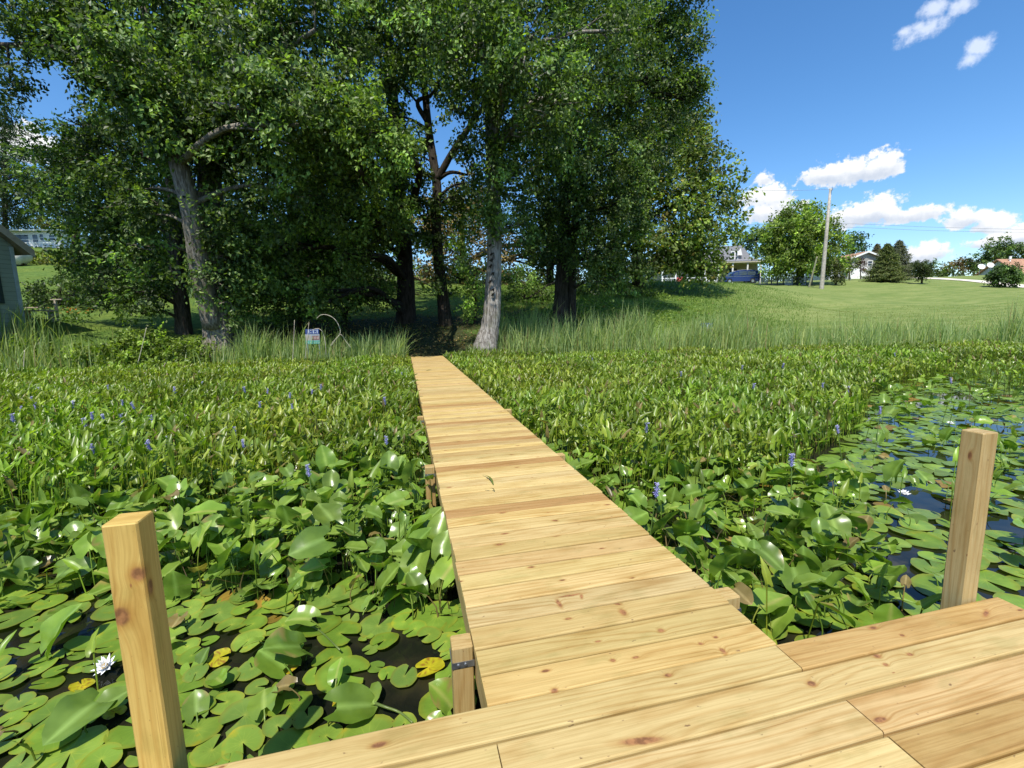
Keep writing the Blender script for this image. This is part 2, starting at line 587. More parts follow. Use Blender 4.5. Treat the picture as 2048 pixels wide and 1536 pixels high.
for i in range(len(SHORE) - 1):
    a, b = SHORE[i], SHORE[i + 1]
    nrm = unit(np.array([-(b - a)[1], (b - a)[0]]))
    for t in (0.0, .5):
        c = a + (b - a) * t
        cpw.append((c[0], c[1], WZ - .02))
        q = c - nrm * 4
        cpw.append((q[0], q[1], -1.5))
        q = c - nrm * 14
        cpw.append((q[0], q[1], -1.9))
cpw += [(1.3, 18.6, .02), (0.3, 18.3, -.03), (-120, 150, 24), (0, 160, 9), (120, 150, 8), (-300, 300, 26), (0, 400, 12), (300, 300, 8), (-250, 60, 14), (180, 20, 5),
        (300, -100, 2), (0, -60, -2.2), (-150, -60, -2.2), (100, -120, -2.2), (-300, -300, -2.2), (0, -300, -2.2), (300, -300, -2.2)]
cpw = np.array(cpw)
_d = np.linalg.norm(cpw[:, None, :2] - cpw[None, :, :2], axis=-1)
_n = len(cpw)
_A = np.zeros((_n + 3, _n + 3))
_A[:_n, :_n] = _d + np.eye(_n) * -.35
_Pm = np.concatenate([np.ones((_n, 1)), cpw[:, :2]], 1)
_A[:_n, _n:] = _Pm
_A[_n:, :_n] = _Pm.T
_w = np.linalg.solve(_A, np.concatenate([cpw[:, 2], np.zeros(3)]))


def tz(x, y):
    P = np.stack([np.ravel(x), np.ravel(y)], -1).astype(float)
    o = np.empty(len(P))
    for i in range(0, len(P), 20000):
        q = P[i:i + 20000]
        d = np.linalg.norm(q[:, None] - cpw[None, :, :2], axis=-1)
        o[i:i + 20000] = d @ _w[:_n] + _w[_n] + q @ _w[_n + 1:]
    return o.reshape(np.shape(x))


def axis_pts(lo, hi, fine_lo, fine_hi, step):
    a = list(np.arange(fine_lo, fine_hi, step))
    s, x = step, fine_lo
    left = []
    while x > lo:
        s *= 1.13
        x -= s
        left.append(x)
    s, x = step, fine_hi
    right = []
    while x < hi:
        right.append(x)
        s *= 1.13
        x += s
    return np.array(left[::-1] + a + right + [hi])


gx = axis_pts(-700, 700, -34, 62, .55)
gy = axis_pts(-500, 900, 8, 72, .55)
X, Y = np.meshgrid(gx, gy)
Z = tz(X, Y)
lim = np.sqrt(X * X + Y * Y)
Z = np.where(lim > 260, Z * 0 + np.where(Y > 0, 8.0, -2.2) * .0 + np.clip(Z, -2.2, 26), Z)
Z += np.where(Z > -.3, rng.normal(0, .015, Z.shape), 0)
ny_, nx_ = X.shape
i, j = np.meshgrid(np.arange(ny_ - 1), np.arange(nx_ - 1), indexing='ij')
gf = np.stack([i * nx_ + j, i * nx_ + j + 1, (i + 1) * nx_ + j + 1, (i + 1) * nx_ + j], -1).reshape(-1, 4)
# litter (r), dry mown lawn (g), wet edge (b)
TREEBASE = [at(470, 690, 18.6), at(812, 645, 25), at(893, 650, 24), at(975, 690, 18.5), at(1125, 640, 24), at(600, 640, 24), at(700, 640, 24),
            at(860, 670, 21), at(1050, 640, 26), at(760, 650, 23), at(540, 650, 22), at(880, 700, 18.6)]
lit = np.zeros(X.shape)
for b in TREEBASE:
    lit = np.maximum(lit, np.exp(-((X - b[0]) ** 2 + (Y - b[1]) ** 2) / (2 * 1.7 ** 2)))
pj = proj(np.stack([X.ravel(), Y.ravel(), Z.ravel()], -1))
ang = np.arctan2(X, Y)
dry = np.clip((ang - .62) / .12, 0, 1) * np.clip((np.hypot(X, Y) - 24) / 10, 0, 1)
wet = np.clip(1 - np.abs(sdist(X, Y)) / 1.2, 0, 1)
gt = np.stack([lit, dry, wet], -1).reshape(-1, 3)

m, nt, out = new_mat('ground')
n = N(nt)
a = n.sep(n.attr('tint'))
tc = n.node('ShaderNodeTexCoord').outputs['Object']
n1 = n.noise(tc, .35, 5, .6)
n2 = n.noise(tc, 3.2, 5, .65)
n3 = n.noise(tc, 26.0, 3, .6)
lush = n.mix(n.ramp(n2, .3, .7), (.06, .115, .018), (.13, .20, .04))
lush = n.mix(n.ramp(n1, .4, .65), lush, n.mix(1.0, lush, (1.25, 1.08, .95), 'MULTIPLY'))
st = n.noise(n.vmath('MULTIPLY', tc, (.25, 1.3, 1)), 1.1, 4, .6)
dryc = n.mix(n.ramp(st, .32, .68), (.145, .205, .05), (.245, .28, .09))
dryc = n.mix(n.math('MULTIPLY', n.ramp(n2, .5, .75), .4), dryc, (.32, .28, .14))
dryc = n.mix(n.math('MULTIPLY', n.ramp(n1, .5, .7), .4), dryc, (.13, .19, .045))
gcol = n.mix(n.math('MULTIPLY', a[1], .9), lush, dryc)
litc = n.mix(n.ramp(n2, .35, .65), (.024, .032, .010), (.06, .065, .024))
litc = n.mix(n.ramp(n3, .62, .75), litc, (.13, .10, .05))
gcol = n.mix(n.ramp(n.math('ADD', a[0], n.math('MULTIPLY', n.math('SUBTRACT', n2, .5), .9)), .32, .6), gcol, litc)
gcol = n.mix(n.ramp(a[2], .3, 1.0), gcol, (.03, .032, .014))
gcol = n.mix(n.math('MULTIPLY', n.ramp(n3, .35, .65), .45), gcol, n.mix(1.0, gcol, (.55, .6, .5), 'MULTIPLY'))
p = n.bsdf(Base_Color=gcol, Roughness=.9, Specular_IOR_Level=.15)
hh = n.math('ADD', n.math('MULTIPLY', n3, .5), n2)
nt.links.new(n.bump(hh, .8, .08), p.inputs['Normal'])
nt.links.new(p.outputs[0], out.inputs[0])
GROUND = m
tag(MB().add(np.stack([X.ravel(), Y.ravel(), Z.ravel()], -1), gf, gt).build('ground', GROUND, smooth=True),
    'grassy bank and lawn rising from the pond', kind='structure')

# ------------------------------------------------------------------ water
m, nt, out = new_mat('pond_water')
n = N(nt)
tc = n.node('ShaderNodeTexCoord').outputs['Object']
w1 = n.noise(tc, 2.2, 3, .5)
murk = n.noise(tc, 4.0, 4)
p = n.bsdf(Base_Color=n.mix(n.ramp(murk, .4, .7), (.008, .009, .006), (.022, .020, .010)), Roughness=.04, IOR=1.33, Specular_IOR_Level=.5)
nt.links.new(n.bump(w1, .12, .02), p.inputs['Normal'])
nt.links.new(p.outputs[0], out.inputs[0])
wm = MB()
wx = np.array([-500, -120, -40, 0, 40, 120, 500.0])
wy = np.array([-500, -120, -30, 0, 12, 30, 60.0])
WXm, WYm = np.meshgrid(wx, wy)
i, j = np.meshgrid(np.arange(6), np.arange(6), indexing='ij')
wm.add(np.stack([WXm.ravel(), WYm.ravel(), np.full(49, WZ)], -1), np.stack([i * 7 + j, i * 7 + j + 1, (i + 1) * 7 + j + 1, (i + 1) * 7 + j], -1).reshape(-1, 4))
tag(wm.build('water', m), 'dark still pond water under the leaves', kind='structure')

# ------------------------------------------------------------------ dock and walkway
XL, XR, YA, PIT = 0.218, 1.438, 1.418, 0.1445
PX0, PX1 = -0.95, 2.67


def on_y(px, py, Y):
    d = ray(px, py)
    return CAM + d * (Y / d[1])


KN = [((1283, 1481), (.060, .011, .06), .16), ((1445, 1301), (.008, .013, .05), 0), ((1322, 1260), (.012, .010, .05), 0), ((1225, 1321), (.009, .007, .05), 0),
      ((1109, 1381), (.011, .008, .05), 0), ((1246, 1224), (.012, .019, .05), 0), ((1234, 1207), (.016, .006, .05), .5), ((1118, 1206), (.008, .026, .05), 0),
      ((1140, 1190), (.05, .005, .05), 0), ((1163, 1192), (.006, .014, .05), .3), ((1336, 1350), (.012, .007, .05), 0), ((1431, 1274), (.008, .006, .05), 0),
      ((1401, 1287), (.008, .006, .05), 0), ((1623, 1367), (.014, .010, .05), 0), ((1753, 1311), (.012, .012, .05), .4), ((1820, 1309), (.010, .007, .05), 0),
      ((1771, 1329), (.009, .006, .05), 0), ((1972, 1227), (.028, .007, .05), -.4), ((1804, 1270), (.007, .006, .05), 0), ((1110, 1041), (.016, .010, .05), .5),
      ((1500, 1215), (.007, .005, .05), 0), ((1375, 1060), (.010, .006, .05), 0)]
WOOD = wood_mat('pine_boards', [(on(*a), r, g) for a, r, g in KN])
POSTW = wood_mat('pine_post', [(on_y(276, 1148, 1.43), (.016, .02, .019), 0), (on_y(243, 1233, 1.43), (.018, .02, .026), 0), (on_y(308, 1172, 1.45), (.02, .012, .022), 0)])
STRING = wood_mat('pine_joist')
BID = [0]


def board(mb, x0, x1, y0, y1, tint, thick=.038, nseg=None, zoff=0.0, wave=0.0):
    BID[0] += 1
    w, c = y1 - y0, .0065
    pr = np.array([(0, -thick), (w, -thick), (w, -c), (w - c * .3, -c * .3), (w - c, 0), (c, 0), (c * .3, -c * .3), (0, -c)])
    n_ = nseg or max(2, int((x1 - x0) / .12))
    xs = np.linspace(x0, x1, n_ + 1)
    k = len(pr)
    ph = rng.random() * 6
    V = np.zeros((n_ + 1, k, 3))
    V[..., 0] = xs[:, None]
    V[..., 1] = y0 + pr[None, :, 0] + (wave * np.sin(xs * 2.3 + ph) + wave * .5 * np.sin(xs * 7 + ph))[:, None] * (pr[None, :, 0] < w / 2)
    V[..., 2] = pr[None, :, 1] + zoff + (.0012 * np.sin(xs * 1.7 + ph))[:, None]
    off = rng.random() * 40
    U = np.stack([np.broadcast_to((xs + off)[:, None], (n_ + 1, k)), np.broadcast_to((pr[:, 0] + np.where(pr[:, 1] < -c * 1.5, .03, 0))[None], (n_ + 1, k)), np.full((n_ + 1, k), float(BID[0]))], -1)
    i, j = np.meshgrid(np.arange(n_), np.arange(k), indexing='ij')
    F = np.stack([i * k + j, i * k + (j + 1) % k, (i + 1) * k + (j + 1) % k, (i + 1) * k + j], -1).reshape(-1, 4)[:, ::-1]
    mb.add(V.reshape(-1, 3), F, tint, U.reshape(-1, 3))
    a = [q for q in range(k)]
    mb.f.append(np.array([a]) + mb.n - (n_ + 1) * k)
    mb.f.append(np.array([a[::-1]]) + mb.n - k)


def pine(warm=None):
    w = rng.random() if warm is None else warm
    c = np.array([.53, .405, .172]) * (1 - w) + np.array([.47, .32, .125]) * w
    return c * rng.uniform(.82, 1.08) * np.array([1, rng.uniform(.98, 1.02), rng.uniform(.9, 1.1)])


def joist(mb, p0, p1, wid, z0, z1, tint):
    """a plank on edge from p0 to p1 (x,y)"""
    p0, p1 = np.array(p0, float), np.array(p1, float)
    t = unit(p1 - p0)
    s = np.array([t[1], -t[0]]) * wid / 2
    L = np.linalg.norm(p1 - p0)
    V, U = [], []
    BID[0] += 1
    for zz in (z0, z1):
        for q, u in ((p0 - s, 0), (p1 - s, L), (p1 + s, L), (p0 + s, 0)):
            V.append((q[0], q[1], zz))
            U.append((u, zz, BID[0]))
    mb.add(V, BOXF, tint, U)


def post_mb(x0, x1, y0, y1, z0, z1, tint, c=.005):
    BID[0] += 1
    mb = MB()
    sec = [(x0 + c, y0), (x1 - c, y0), (x1, y0 + c), (x1, y1 - c), (x1 - c, y1), (x0 + c, y1), (x0, y1 - c), (x0, y0 + c)]
    per = np.array([0, .08, .2, .28, .4, .48, .6, .68])
    zs = list(np.linspace(z0, z1 - .004, 10))
    V = [(x, y, z) for z in zs for x, y in sec]
    U = [(z, q, BID[0]) for z in zs for q in per]
    # every face gets its own corner vertices so the grain does not smear across the edge
    F = []
    k = 8
    for i in range(9):
        for j in range(8):
            F.append((i * k + j, i * k + (j + 1) % k, (i + 1) * k + (j + 1) % k, (i + 1) * k + j))
    mb.add(V, F, tint, U)
    cx, cy = (x0 + x1) / 2, (y0 + y1) / 2
    top = [(cx + (x - cx) * .95, cy + (y - cy) * .95, z1) for x, y in sec]
    ring = [(x, y, zs[-1]) for x, y in sec]
    UT = [((x - x0) * 3, (y - y0) * 2.2, BID[0] + .5) for x, y in sec]
    mb.add(ring + top, [(j, (j + 1) % 8, 8 + (j + 1) % 8, 8 + j) for j in range(8)] + [tuple(range(8, 16))], np.array(tint) * 1.03, UT + UT)
    return mb


walk = thing('boardwalk', (.83, 9.7, WZ), 'long narrow walkway of new yellow pine boards running to the shore', 'walkway')
mb = MB()
NB = 115
yb = YA + .003
for k in range(NB):
    w = rng.random() ** 1.5
    if k in (11, 18, 24, 31, 40):
        t = np.array([.37, .225, .085])
    else:
        t = pine(w * .8)
    jl, jr = rng.normal(0, .0025), rng.normal(0, .003)
    board(mb, XL + jl, XR + jr, yb + k * PIT, yb + k * PIT + .1348, t, nseg=3 if k > 30 else 8, zoff=rng.normal(0, .0012))
YE = yb + NB * PIT
under(walk, mb.build('decking', WOOD))
for xx in (XL + .0235, XR - .0235):
    mb = MB()
    a = YA + .05
    while a < YE - .2:
        b = min(a + 4.88, YE - .05)
        joist(mb, (xx, a), (xx, b - .004), .038, -.041 - .14, -.041, (.43, .31, .13))
        a = b
    under(walk, mb.build('joist', STRING))
for kk, yy in enumerate([1.74, 4.19, 6.58]):
    for side in (0, 1):
        x0 = XL - .092 if side == 0 else XR + .003
        jx = rng.normal(0, .004)
        top = -.008 + (rng.normal(0, .006) if kk else 0)
        pm = post_mb(x0 + jx * (side * 2 - 1 > 0), x0 + .089 + jx * (side * 2 - 1 > 0), yy, yy + .089, -1.6, top, (.42, .30, .125) if side == 0 else (.45, .33, .14))
        pp = under(walk, pm.build('post', POSTW))
        if side == 0 or kk == 0:
            sm = MB()
            sx0, sx1 = (x0 - .003, x0 + .0925) if side == 0 else (x0 - .001, x0 + .093)
            z0, z1 = -.098, -.070
            box(sm, sx0, sx1, yy - .0035, yy - .0008, z0, z1)
            if side == 0:
                box(sm, x0 - .0035, x0 - .0009, yy - .0030, yy + .092, z0, z1)
            else:
                box(sm, x0 + .0899, x0 + .0925, yy - .0030, yy + .092, z0, z1)
            for bx in (.28, .62):
                tube(sm, [(x0 + .089 * bx, yy - .0034, (z0 + z1) / 2), (x0 + .089 * bx, yy - .008, (z0 + z1) / 2)], .006, 8)
            sp = sm.build('strap', METAL)
            sp.parent = pp
            sp.matrix_parent_inverse = (Matrix.Translation(walk.location)).inverted() @ Matrix.Identity(4) if False else Matrix.Identity(4)

plat = thing('dock_platform', (.86, 0.2, WZ), 'wide square dock platform of new pine boards with two tall posts', 'dock')
mb = MB()
joints = {0: [1.424], 1: [.222], 2: [1.45], 3: [1.447], 4: [.235], 5: [1.45], 6: [.22], 7: [1.45]}
for k in range(19):
    y1 = YA - k * PIT
    y0 = y1 - .1348
    xs = [PX0] + joints.get(k, [.2 + 1.2 * (k % 2)]) + [PX1]
    for q in range(len(xs) - 1):
        warm = .15
        if q == len(xs) - 2 and k != 1:
            warm = {0: 1.1, 2: .75, 3: 1.1, 4: .6}.get(k, .7)
        board(mb, xs[q] + (.002 if q else rng.normal(0, .003)), xs[q + 1] - (.002 if q < len(xs) - 2 else rng.normal(0, .003)), y0, y1, pine(warm), zoff=rng.normal(0, .0014),
              wave=.0035 if k == 1 else .001)
under(plat, mb.build('decking', WOOD))
mb = MB()
joist(mb, (PX0 + .01, YA - .025), (XL - .004, YA - .025), .038, -.041 - .18, -.041, (.43, .31, .13))
joist(mb, (XL, YA - .025), (PX1 - .01, YA - .025), .038, -.041 - .18, -.041, (.43, .31, .13))
joist(mb, (PX1 - .03, YA - .048), (PX1 - .03, -1.2), .038, -.041 - .18, -.041, (.43, .31, .13))
joist(mb, (PX0 + .03, YA - .048), (PX0 + .03, -1.2), .038, -.041 - .18, -.041, (.43, .31, .13))
under(plat, mb.build('rim_joist', STRING))
tag(under(plat, post_mb(-.850, -.761, 1.430, 1.519, -1.6, .806, (.52, .365, .105)).build('post', POSTW)), 'tall golden square post with two dark knots')
tag(under(plat, post_mb(2.482, 2.571, 1.430, 1.519, -1.6, .806, (.44, .335, .155)).build('post', POSTW)), 'tall pale square post at the right corner')


def blade_bits(name, p, ang, L, wd, col, label):
    """a fallen strip of reed leaf lying on the boards"""
    mb = MB()
    ts = np.linspace(0, 1, 7)
    V = []
    for t in ts:
        a = ang + .5 * (t - .5)
        c = np.array([math.cos(ang) * L * (t - .5) + .02 * math.sin(t * 3), math.sin(ang) * L * (t - .5), .006 + .016 * math.sin(t * math.pi)])
        s = np.array([-math.sin(a), math.cos(a), .25]) * wd * math.sin(min(1, t * 1.0 + .12) * math.pi * .93) * .5
        V += [p + c - s, p + c + s]
    mb.add(V, [(2 * i, 2 * i + 1, 2 * i + 3, 2 * i + 2) for i in range(6)], col)
    return tag(mb.build(name, REED), label, 'leaf', 'leaf blades fallen on the walkway')


blade_bits('fallen_leaf', on(975, 960, .004), 1.75, .27, .022, (.16, .2, .06), 'longer green leaf blade lying on the walkway boards')
blade_bits('fallen_leaf', on(979, 982, .004), 2.5, .09, .016, (.10, .10, .04), 'short olive leaf scrap lying beside the longer blade on the walkway')
blade_bits('fallen_leaf', on(858, 741, .004), .9, .30, .03, (.14, .14, .04), 'olive leaf blade lying near the shore end of the walkway')

# ------------------------------------------------------------------ trees
def leaf_quad(L=1.0, Wd=.62):
    V = np.array([(0, 0, 0), (-Wd / 2, .42 * L, .06), (0, L, -.05), (Wd / 2, .42 * L, .06)])
    return V, np.array([(0, 3, 2, 1)])


LQ, LQF = leaf_quad()
LN, LNF = leaf_quad(1.0, .34)


def leaves(mb, P, out, size, g0, g1, droop=.5, narrow=False, odd=None, odd_p=0.0, up=.55):
    """leaf blades at P, turned roughly away from `out`, hanging by droop; colour between g0 and g1"""
    k = len(P)
    if k == 0:
        return
    tip = unit(out * .6 + rng.normal(0, .75, (k, 3)) + np.array([0, 0, -droop]))
    nor = unit(np.array([0, 0, up]) + out * .45 + rng.normal(0, .6, (k, 3)))
    Mx = axes(tip, nor) * (size * rng.uniform(.65, 1.3, k))[:, None, None]
    f = rng.random(k)[:, None] ** 1.3
    t = np.array(g0) * (1 - f) + np.array(g1) * f
    t = t * rng.uniform(.85, 1.15, (k, 1)) * np.array([1.27, 1.16, 1.0])
    pale = rng.random(k) < .09
    t[pale] = t[pale] * 1.5 + np.array([.03, .035, .02])
    if odd is not None and odd_p > 0:
        q = rng.random(k) < odd_p
        t[q] = np.array(odd) * rng.uniform(.7, 1.2, (q.sum(), 1))
    scatter(mb, LN if narrow else LQ, LNF if narrow else LQF, Mx, P, t)


def crown_clumps(lobes, dens, cr):
    """clump centres in the shells of the lobes"""
    C, O = [], []
    for c, r, dz, k in lobes:
        nn = max(4, int(1.75 * dens * k * (r / cr) ** 2))
        d = unit(rng.normal(0, 1, (nn, 3)))
        rr = r * (.30 + .70 * rng.random(nn) ** .55)
        q = d * rr[:, None]
        q[:, 2] *= dz
        q += rng.normal(0, cr * .35, q.shape)
        C.append(c + q)
        O.append(d)
    return np.concatenate(C), np.concatenate(O)


def nearest_on(paths, p):
    best, bd = None, 1e9
    for P in paths:
        # prefer joints below the target, so that limbs rise
        d = np.linalg.norm(P[:, :3] - p, axis=1) + np.maximum(0, P[:, 2] - p[2] + .3) * 1.4
        i = int(d.argmin())
        if d[i] < bd:
            bd, best = d[i], P[i]
    return best


def make_tree(name, label, cat, trunks, lobes, leaf=.15, lpc=60, dens=2.2, cr=.5, g0=(.030, .060, .018), g1=(.11, .165, .05), bark=(.20, .18, .15), mat=None,
              odd=None, odd_p=0.0, droop=.5, narrow=False, group=None, sink=.5, flute=.08, twigs=True, up=.55, light=None):
    """trunks: lists of (px, py, D, width_px); lobes: (px, py, r_px, D[, zscale[, density]])"""
    paths = []
    for tr in trunks:
        P = []
        for px, py, D, w in tr:
            a = at(px, py, D)
            P.append((*a, w * D / F_PX / 2))
        P = smooth_path(P, 5)
        paths.append(P)
    b = paths[0][0].copy()
    root = thing(name, b[:3], label, cat, group)
    tm = MB()
    for q, P in enumerate(paths):
        P = P.copy()
        if q == 0 or abs(P[0][2] - b[2]) < .8:
            foot = P[0].copy()
            foot[2] -= sink
            foot[3] *= 1.25
            P = np.concatenate([[foot], P])
        tube(tm, P[:, :3], P[:, 3], 14 if P[0][3] > .15 else 9, bark, .025, flute)
    L = []
    for lb in lobes:
        px, py, r, D = lb[:4]
        L.append((at(px, py, D), r * D / F_PX, lb[4] if len(lb) > 4 else .9, lb[5] if len(lb) > 5 else 1.0))
    if twigs:
        for c, r, dz_, k in L:
            s = nearest_on(paths, c)
            s3 = s[:3]
            dist = np.linalg.norm(c - s3)
            if dist < .3:
                continue
            mid = (s3 + c) / 2 + np.array([0, 0, .12 * dist]) + rng.normal(0, .05 * dist, 3)
            r0 = min(s[3] * .55, .035 + .022 * dist)
            P = smooth_path([(*s3, r0), (*mid, r0 * .65), (*c, r0 * .35)], 4)
            tube(tm, P[:, :3], P[:, 3], 6, bark, .04, 0)
            for _ in range(5):
                e = c + unit(rng.normal(0, 1, 3)) * r * .8
                st_ = P[rng.integers(3, len(P))]
                P2 = smooth_path([(*st_[:3], r0 * .3), *[(*((st_[:3] + e) / 2 + rng.normal(0, .1 * r, 3)), r0 * .2)], (*e, r0 * .08)], 3)
                tube(tm, P2[:, :3], P2[:, 3], 4, bark, 0, 0)
    under(root, tm.build('trunk', BARK, smooth=True))
    C, O = crown_clumps(L, dens, cr)
    nn = len(C)
    d = unit(O * .7 + rng.normal(0, .5, (nn, 3)) + np.array([0, 0, -droop * .6]))
    s = rng.normal(0, .55, (nn, lpc))
    P = C[:, None] + d[:, None] * (s * cr)[..., None] + rng.normal(0, cr * .34, (nn, lpc, 3)) * np.array([1, 1, .7])
    cm = MB()
    # every spray has its own shade of green
    cf = rng.choice([.60, .8, 1.05, 1.4, 2.0], nn) * rng.uniform(.9, 1.15, nn)
    k = len(P.reshape(-1, 3))
    leaves(cm, P.reshape(-1, 3), np.repeat(O, lpc, 0), leaf, g0, g1, droop, narrow, odd, odd_p, up)
    tt = np.concatenate(cm.t)
    tt = tt * np.repeat(np.repeat(cf, lpc), 4)[:, None]
    silver = np.repeat(np.repeat(rng.random(nn) < .11, lpc), 4)
    if lpc > 50:
        tt[silver] = tt[silver] * 1.35 + np.array([.035, .05, .03])
    cm.t = [tt]
    under(root, cm.build('crown', mat or LEAF))
    return root


TR = 'tall trees along the shore'
# the big pale forked tree at the left
make_tree('cottonwood_tree', 'largest tree, thick pale furrowed trunk forking in two, left of the walkway', 'tree',
          [[(441, 704, 18.0, 66), (438, 660, 18.0, 56), (436, 610, 18.0, 50), (428, 500, 18.1, 44), (416, 330, 18.3, 40), (400, 150, 18.6, 34), (385, -60, 19, 28), (370, -400, 19.5, 14)],
           [(428, 655, 17.7, 38), (405, 560, 17.3, 38), (384, 430, 16.7, 36), (362, 345, 16.4, 33), (335, 260, 16.4, 24), (300, 100, 17.5, 18), (270, -120, 17.5, 10)],
           [(414, 300, 18.3, 22), (470, 190, 17.6, 18), (560, 110, 16.6, 12), (630, 60, 16, 7)]],
          [(280, 60, 130, 17.5), (400, -20, 170, 18), (510, 130, 110, 16.6, .8), (330, 225, 100, 17.0), (235, 150, 90, 17), (560, 255, 105, 16.0, .75), (470, 300, 85, 16.8, .8),
           (640, 190, 90, 16.6, .8), (600, 395, 90, 17.2, .8), (280, 385, 85, 17.0), (470, 440, 60, 17.4, 1.2), (440, 560, 40, 17.6, 1.6), (470, 510, 50, 17.5, 1.5),
           (300, 430, 42, 16.9), (640, 60, 100, 16.6), (560, 20, 110, 16.8), (380, 300, 60, 17.3), (330, -260, 190, 18.5), (520, -240, 170, 17.5), (660, -160, 130, 17.5),
           (430, 230, 80, 17.0), (520, 500, 60, 18.2, 1.2), (545, 170, 70, 14.6, .7), (600, 250, 70, 14.6, .7), (480, 90, 60, 14.8, .7), (500, 220, 50, 14.8, .7), (230, 90, 70, 15, .7), (200, 60, 80, 17), (130, 60, 60, 17.0), (300, 500, 45, 17.6, 1.2), (455, 470, 32, 17.4, 2.0), (452, 560, 34, 17.3, 2.5), (446, 510, 30, 17.3, 2.5), (462, 605, 24, 17.4, 2.4), (425, 400, 34, 17.3, 2.2), (470, 570, 40, 17.8, 2), (330, 260, 50, 15.8, .8, 1.3), (290, 190, 55, 15.8, .8), (400, 240, 55, 15.8, .8, 1.3), (440, 180, 55, 15.8, .8), (370, 180, 50, 15.7, .8), (430, 300, 40, 16.2, .9), (390, 560, 18, 17, 1)],
          leaf=.17, dens=2.2, bark=(.29, .26, .215), g0=(0.031, 0.065, 0.019), g1=(0.121, 0.184, 0.054), group=TR)
make_tree('shade_tree', 'dark slim tree just left of the big pale trunk', 'tree',
          [[(368, 667, 21, 30), (362, 600, 21, 26), (352, 520, 21, 26), (346, 400, 21, 22), (335, 250, 21.5, 18), (320, 60, 22, 12)]],
          [(190, 320, 80, 21.5), (178, 430, 60, 21.5), (240, 450, 80, 21), (200, 550, 60, 20.5), (285, 590, 46, 19.5, .9), (270, 625, 24, 19.2), (140, 300, 56, 23), (255, 300, 80, 22),
           (330, 560, 32, 20.4), (300, 520, 60, 22), (160, 250, 40, 22), (345, 180, 110, 22), (240, 590, 36, 20.2)],
          leaf=.17, dens=2.1, bark=(.10, .085, .07), g0=(0.023, 0.049, 0.014), g1=(0.079, 0.131, 0.035), group=TR)
make_tree('overhanging_tree', 'tree at the upper left whose dark boughs hang in from the frame edge', 'tree',
          [[(-240, 690, 17, 44), (-230, 450, 17, 38), (-200, 200, 17, 32), (-140, 0, 17, 22), (-100, -250, 17, 10)], [(-215, 300, 17, 20), (-90, 120, 16.6, 14), (40, 90, 16.4, 8), (150, 100, 16.2, 4)]],
          [(40, 50, 60, 16.4), (105, 40, 60, 16.4), (150, 125, 46, 16.2, .7), (55, 130, 38, 16.3, .7), (20, 165, 24, 16.3), (95, 105, 40, 16.3), (190, 160, 26, 16.2), (165, 30, 70, 16.6),
           (-60, 20, 90, 16.6), (60, -80, 120, 16.5), (-150, 150, 110, 17), (-160, -120, 150, 17), (30, -220, 130, 17)],
          leaf=.15, dens=1.7, bark=(.12, .10, .08), g0=(0.025, 0.052, 0.016), g1=(0.086, 0.136, 0.042), group=TR)
# trunks in the middle
make_tree('forked_tree', 'thin dark leaning tree with a bare forked limb against the sky', 'tree',
          [[(893, 652, 24, 30), (888, 610, 24, 24), (878, 520, 24, 20), (872, 430, 24, 19), (874, 370, 24, 17), (858, 260, 24.3, 14), (845, 120, 24.6, 11), (830, -80, 25, 7)],
           [(873, 362, 24, 13), (905, 305, 23.6, 12), (945, 245, 23.2, 10), (975, 200, 23, 6)],
           [(872, 362, 24, 9), (900, 345, 23.8, 7), (935, 350, 23.6, 4)], [(858, 250, 24.3, 9), (835, 205, 24, 8), (862, 190, 23.6, 6), (878, 160, 23.4, 4)]],
          [(800, 40, 90, 24), (890, 40, 80, 24), (770, 150, 65, 23.5), (850, 130, 50, 24), (880, 190, 30, 24), (905, 150, 36, 23.6), (915, 215, 26, 23.4), (840, 400, 34, 24), (845, 460, 30, 24.4), (925, 400, 34, 24), (815, 280, 30, 24), (760, 240, 60, 24), (900, 420, 40, 25), (800, -120, 150, 25), (700, 60, 60, 24),
           (835, 310, 28, 24), (815, 350, 30, 24), (842, 340, 24, 23.5), (945, 320, 26, 23), (950, 370, 30, 23), (935, 290, 16, 23), (868, 470, 26, 23.4, 1.2), (884, 545, 24, 23.3, 1.2), (862, 415, 18, 23.4, 1.2)],
          leaf=.19, dens=2.0, bark=(.055, .045, .035), g0=(0.028, 0.058, 0.017), g1=(0.104, 0.160, 0.048), group=TR)
make_tree('shade_tree', 'straight dark trunk just left of the walkway end, behind leafy growth', 'tree',
          [[(813, 648, 25, 40), (812, 560, 25, 33), (806, 450, 25, 28), (798, 380, 25, 26), (790, 250, 25.4, 22), (775, 60, 26, 14)]],
          [(735, 330, 75, 21.5, .85), (700, 420, 80, 22), (775, 440, 50, 21.5, .8), (690, 300, 60, 22), (650, 330, 70, 23), (780, 330, 50, 22), (740, 250, 50, 22.5), (640, 470, 80, 23), (720, 520, 60, 23),
           (560, 480, 80, 23.5), (560, 600, 60, 23), (600, 420, 60, 23.5), (500, 520, 60, 24), (745, 265, 80, 15.2, .75), (790, 300, 45, 15.2, .75), (700, 215, 60, 15, .7), (720, 340, 50, 15.8, .75), (660, 280, 50, 15.5, .7), (770, 420, 50, 18, .75), (740, 440, 60, 18.6, .8), (690, 520, 50, 18.8, .8), (610, 585, 42, 18.8, .8), (780, 400, 40, 18.3, .8), (660, 600, 30, 18.8, .8), (560, 500, 44, 19, .8), (630, 420, 50, 18.8, .8), (790, 380, 36, 21.5), (660, 220, 60, 23), (780, 90, 80, 26)],
          leaf=.16, dens=2.1, bark=(.055, .045, .036), g0=(0.038, 0.075, 0.019), g1=(0.147, 0.224, 0.054), group=TR)
